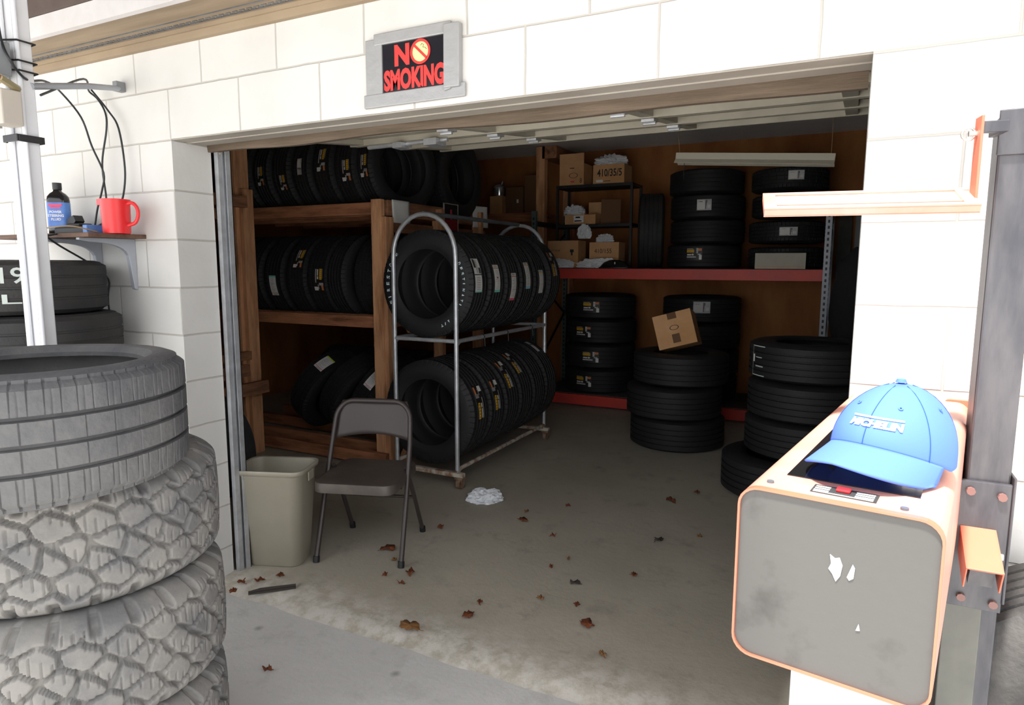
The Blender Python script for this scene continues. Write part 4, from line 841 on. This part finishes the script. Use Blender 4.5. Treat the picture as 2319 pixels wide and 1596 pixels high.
tag(MB().soft([(-.42, -.055, 2.19), (-.34, -.04, 2.1), (-.285, -.035, 2.021), (-.262, -.035, 1.855), (-.285, -.035, 1.746), (-.315, -.04, 1.70), (-.335, -.06, 1.655), (-.37, -.08, 1.625), (-.40, -.09, 1.61)], .004, 8).build('power_cable', 'cable'), 'thin black cable looping behind the red pitcher', 'cable')

# ------------------------------------------------------------------ tire machine at the right
HM = T(2.412, -.9215, 1.136) @ RZ(-.16)
tm = thing('tire_shop_machine', 'orange and black machine with boxy head, swing tray and steel post by the right pier', 'machine', (2.412, -.9215, 0), (0, 0, -.16))
BW, BL, BH = .253, .905, .256; B0 = 1.136
cs = rrect(BW, BH, .028, 6, BW/2, B0-BH/2)
MY = Matrix(((1, 0, 0, 0), (0, 0, 1, 0), (0, 1, 0, 0), (0, 0, 0, 1)))
hs = MB().prism(cs, .012, BL, MY, smooth=True).build('head_housing', 'orange_lit', tm, sharp=50, bevel=.0)
q = MB(); ci = rrect(BW-.006, BH-.006, .026, 6, BW/2, B0-BH/2); n = len(cs)
vs = [(x, .012, z) for x, z in cs]+[(x, 0, z) for x, z in cs]+[(x, 0, z) for x, z in ci]+[(x, .006, z) for x, z in ci]
q.add(vs, [(r*n+i, r*n+(i+1) % n, (r+1)*n+(i+1) % n, (r+1)*n+i) for r in range(3) for i in range(n)]); q.build('front_rim', 'orange_paint', tm)
q = MB(); q.prism(ci, .004, .012, MY); fp = q.build('front_panel', 'panel_grey', tm)
for poly in ([(.125, 1.062), (.131, 1.058), (.137, 1.06), (.141, 1.05), (.139, 1.035), (.134, 1.026), (.129, 1.036), (.124, 1.042), (.127, 1.05)], [(.147, 1.036), (.153, 1.055), (.156, 1.05), (.155, 1.036), (.15, 1.032)], [(.162, .965), (.165, .975), (.167, .966)]):
    MB().prism(poly, .0025, .0042, MY).build('paper_scrap', 'white_paper', tm)
MB().box((.046, .085, B0), (.218, .46, B0+.0015)).build('top_window', 'black_gloss', tm)
sp_ = MB(); sp_.box((.09, .028, B0), (.172, .064, B0+.001)); sp_ = sp_.build('switch_plate', 'ink', tm)
q = MB()
for i in range(3): q.box((.093, .036+i*.009, B0+.001), (.112, .040+i*.009, B0+.0016)); q.box((.145, .036+i*.009, B0+.001), (.168, .040+i*.009, B0+.0016))
q.box((.093, .030, B0+.001), (.168, .0325, B0+.0016)); q.build('plate_print', 'white_paper', sp_)
MB().box((.120, .043, B0+.001), (.138, .058, B0+.006)).build('rocker_switch', 'red_plastic', sp_, bevel=.002)
for x, y in ((.035, .035), (.205, .025), (.04, .82)): MB().cyl((x, y, B0), (x, y, B0+.003), .005, 12).build('screw', 'steel_grey', tm)
q = MB(); q.prism(rrect(.075, .15, .012, 4, BW-.015, B0-.07), BL-.02, BL-.004, MY); q.build('rear_flange', 'orange_paint', tm)
q = MB(); q.box((.06, .12, .03), (.21, .34, B0-BH)); q.box((.0, .05, 0), (.3, .45, .03)); q.build('pedestal', 'white_post', tm, bevel=.004)
Li = Matrix.Translation((2.412, -.9215, 0)) @ RZ(-.16); Li = Li.inverted()
def loc_(p): return Li @ Vector(p)
PA = RZ(.16) # keep post square to the wall
def pbox(name, lo, hi, m_, bevel=.002, rz=.0, pivot=None):
    c = Vector(((lo[0]+hi[0])/2, (lo[1]+hi[1])/2, 0)); M_ = Li @ T(*c) @ RZ(rz)
    return MB().box((lo[0]-c.x, lo[1]-c.y, lo[2]), (hi[0]-c.x, hi[1]-c.y, hi[2]), M_).build(name, m_, tm, bevel=bevel)
PX, PY = 2.772, -.33
po = pbox('post', (PX, PY, GZ), (PX+.072, PY+.072, 1.73), 'dark_steel', .004)
pbox('post_cap_plate', (PX-.003, PY-.006, 1.655), (PX+.08, PY, 1.738), 'dark_steel')
def bolt(x, y, z, r=.009, m_='bolt', ax='y'):
    a = loc_((x, y, z)); b_ = loc_((x, y-.008, z) if ax == 'y' else (x-.01, y, z)); MB().cyl(a, b_, r, 8).build('bolt', m_, tm)
bolt(PX+.052, PY-.006, 1.70, .011)
pbox('bracket_plate', (PX-.02, PY-.012, .76), (PX+.074, PY, 1.025), 'dark_steel'); pbox('bracket_side', (PX-.024, PY-.02, .78), (PX-.02, PY+.07, 1.035), 'dark_steel'); pbox('bracket_side', (PX+.074, PY-.014, .78), (PX+.079, PY+.05, 1.04), 'dark_steel')
for x, z in ((.006, 1.005), (.058, 1.0), (.006, .782), (.06, .778)): bolt(PX+x, PY-.012, z, .008, 'copper_red')
for z in (.985, .84): bolt(PX-.024, PY-.012, z, .008, 'bolt', 'x')
pbox('lower_post_plate', (PX-.02, PY-.006, GZ), (PX+.045, PY, .77), 'steel_olive')
# orange channel lever
q = MB(); M_ = Li @ T(PX+.024, PY-.012, .93) @ RX(.42)
q.box((-.028, -.115, -.002), (.028, 0, .002), M_); q.box((-.03, -.115, -.05), (-.027, 0, .002), M_); q.box((.027, -.115, -.05), (.03, 0, .002), M_); q.build('channel_lever', 'orange_paint', tm, bevel=.001)
q = MB(); q.box((-.02, -.1, -.055), (.02, .01, -.012), M_); q.build('lever_core', 'dark_steel', tm); a = M_ @ Vector((.03, -.05, -.02)); MB().cyl(a, M_ @ Vector((.038, -.05, -.02)), .007, 10).build('bolt', 'bolt', tm)
# tool tray tilted towards the street, hung from the post on an upright arm
O_ = Vector((2.379, -.489, 1.556)); X_ = Vector((.988, .156, 0)); TL = .366
Y_ = Vector((-.014, .089, .038)); Y_ = Y_-X_*Y_.dot(X_); TW = Y_.length; Y_.normalize(); Z_ = X_.cross(Y_)
M_ = Li @ Matrix(((X_.x, Y_.x, Z_.x, O_.x), (X_.y, Y_.y, Z_.y, O_.y), (X_.z, Y_.z, Z_.z, O_.z), (0, 0, 0, 1)))
q = MB(); rw = .012
q.box((0, 0, 0), (TL, rw, .004), M_); q.box((0, TW-rw, 0), (TL, TW, .004), M_); q.box((0, rw, 0), (rw*2, TW-rw, .004), M_); q.box((TL-rw*2, rw, 0), (TL, TW-rw, .004), M_)
q.box((0, 0, -.012), (TL, .002, 0), M_); q.box((0, 0, -.012), (.002, TW, 0), M_); q.box((0, -.001, -.014), (TL, .004, -.012), M_); tr = q.build('swing_tray', 'orange_lit', tm, bevel=.001)
q = MB(); q.box((rw*2, rw, -.004), (TL-rw*2, TW-rw, 0), M_); q.build('tray_panel', 'tray_grey', tr)
q = MB(); q.box((rw*2, rw+.012, 0), (TL-rw*2, rw+.016, .002), M_); q.build('tray_rib', 'orange_lit', tr)
Rr = O_+X_*TL+Vector((0, 0, -.002)); Lr = Li @ T(*Rr) @ RZ(math.atan2(X_.y, X_.x))
q = MB(); q.box((-.004, .028, 0), (.001, .062, .165), Lr); q.build('tray_arm', 'orange_paint', tm, bevel=.0015)
q = MB(); q.box((.001, .034, .135), (.042, .05, .155), Lr); q.box((.03, .05, .135), (.042, .10, .155), Lr); q.build('arm_clamp', 'dark_steel', tm, bevel=.0015)
q = MB(); q.tube([(-.018-.011*math.cos(t*PI/6), .045, .135+.011*math.sin(t*PI/6)) for t in range(12)], .0022, 8, Lr, closed=True); q.cyl((-.004, .045, .135), (-.018, .045, .135), .005, 10, Lr); q.build('wing_nut', 'bolt', tm)

# ------------------------------------------------------------------ blue cap on the machine
A0 = math.atan2(-.82, -.42)
cp_ = thing('blue_cap', 'bright blue baseball cap with white lettering lying on the machine head', 'cap', (2.612, -.735, B0+.004), (0, 0, A0))
ca, cb_, chh = .098, .083, .118
def crown(phi, t):   # phi 0 = front (local +x), t 0..1 from brim to button
    r = (1-t**2.3)**.55 if t < 1 else 0
    f_ = 1+.0*math.cos(phi); tilt = .042*max(0, math.cos(phi))*(1-t)**1.5
    return Vector((ca*r*math.cos(phi)-.012*t, cb_*r*math.sin(phi), .012+chh*t*(1.0)+tilt*.9 if True else 0))
q = MB(); NA, NT = 72, 22; vs = []
for j in range(NT+1):
    t = j/NT*.9995
    for i in range(NA):
        p_ = crown(2*PI*i/NA, t); s_ = 1-.006*math.exp(-((((i/NA*6) % 1)-.5)*0+min((i/NA*6) % 1, 1-(i/NA*6) % 1))**2/.0012); vs.append((p_.x*s_, p_.y*s_, p_.z))
fs = [(j*NA+i, j*NA+(i+1) % NA, (j+1)*NA+(i+1) % NA, (j+1)*NA+i) for j in range(NT) for i in range(NA)]
# open half-moon at the back of the crown above the strap
fs = [f for f in fs if not ((f[0]//NA) in range(3, 8) and abs((f[0] % NA)-36) < 6-((f[0]//NA)-3)*.8)]
q.add(vs, fs, smooth=True); cr = q.build('crown', 'cap_blue', cp_, sharp=80); cr.modifiers.new('s', 'SOLIDIFY').thickness = .0022
MB().lathe([(0, .006), (.006, .005), (.008, 0), (0, -.002)], 16, T(crown(0, 1).x, 0, crown(0, 1).z+.001)).build('top_button', 'cap_blue', cp_)
# bill
q = MB(); NU, NV = 36, 12; vs = []
for j in range(NV+1):
    s_ = j/NV
    for i in range(NU+1):
        ph = math.radians(-78+156*i/NU); e_ = crown(ph, 0); ln = .080*(math.cos(ph*1.02)**.55 if abs(ph*1.02) < PI/2 else 0)
        x = e_.x+ln*s_*(1.0); y = e_.y*(1+.16*s_*math.cos(ph)); z = e_.z+.001-.014*s_-.30*s_*(abs(y)**1.3)
        vs.append((x, y, max(z, .0015)))
q.add(vs, [(j*(NU+1)+i, j*(NU+1)+i+1, (j+1)*(NU+1)+i+1, (j+1)*(NU+1)+i) for j in range(NV) for i in range(NU)], smooth=True)
bl = q.build('bill', 'cap_blue', cp_, sharp=80); bl.modifiers.new('s', 'SOLIDIFY').thickness = .003
q = MB()
for i in range(6):
    ph = PI/3*i; pts = [crown(ph, t/14*.98) for t in range(15)]; q.tube([p_*1.001 for p_ in pts], .0006, 5)
q.build('seam', 'cap_seam', cp_)
for i in range(6):
    p_ = crown(PI/3*i+PI/6, .72); q = MB(); q.lathe([(.0015, 0), (.0032, .0), (.0032, .001), (.0015, .001)], 12, T(*(p_*1.01)) @ Vector((p_.x, p_.y, .05)).to_track_quat('Z', 'Y').to_matrix().to_4x4(), closed=True); q.build('eyelet', 'cap_blue', cp_)
def on_crown(x, z, off):
    t = (z)/chh; ph = x/.092; p_ = crown(ph, t); n_ = Vector((math.cos(ph), math.sin(ph), .35)).normalized(); return p_+n_*off
q = MB(); vs, fs = text_geo('MICHELIN', 1, .065, shear=.15); vs = fit(vs, .088, .0155, -.032, 0)
q.add([on_crown(x, .045+y, .0016) for x, y, _ in vs], fs); vs2 = []
q.build('embroidered_lettering', 'embroid', cp_)
q = MB(); q.tube([on_crown(x/1000, .065, .001) for x in range(-32, 60, 4)], .0016, 6); q.build('embroidered_line', 'embroid', cp_)

# ------------------------------------------------------------------ far right: big tire against the wall
tire('truck', axY(3.12, -.17, .40, .26, 0, .05, 0), 'large used truck tire standing against the wall behind the machine post', name='truck_tire')
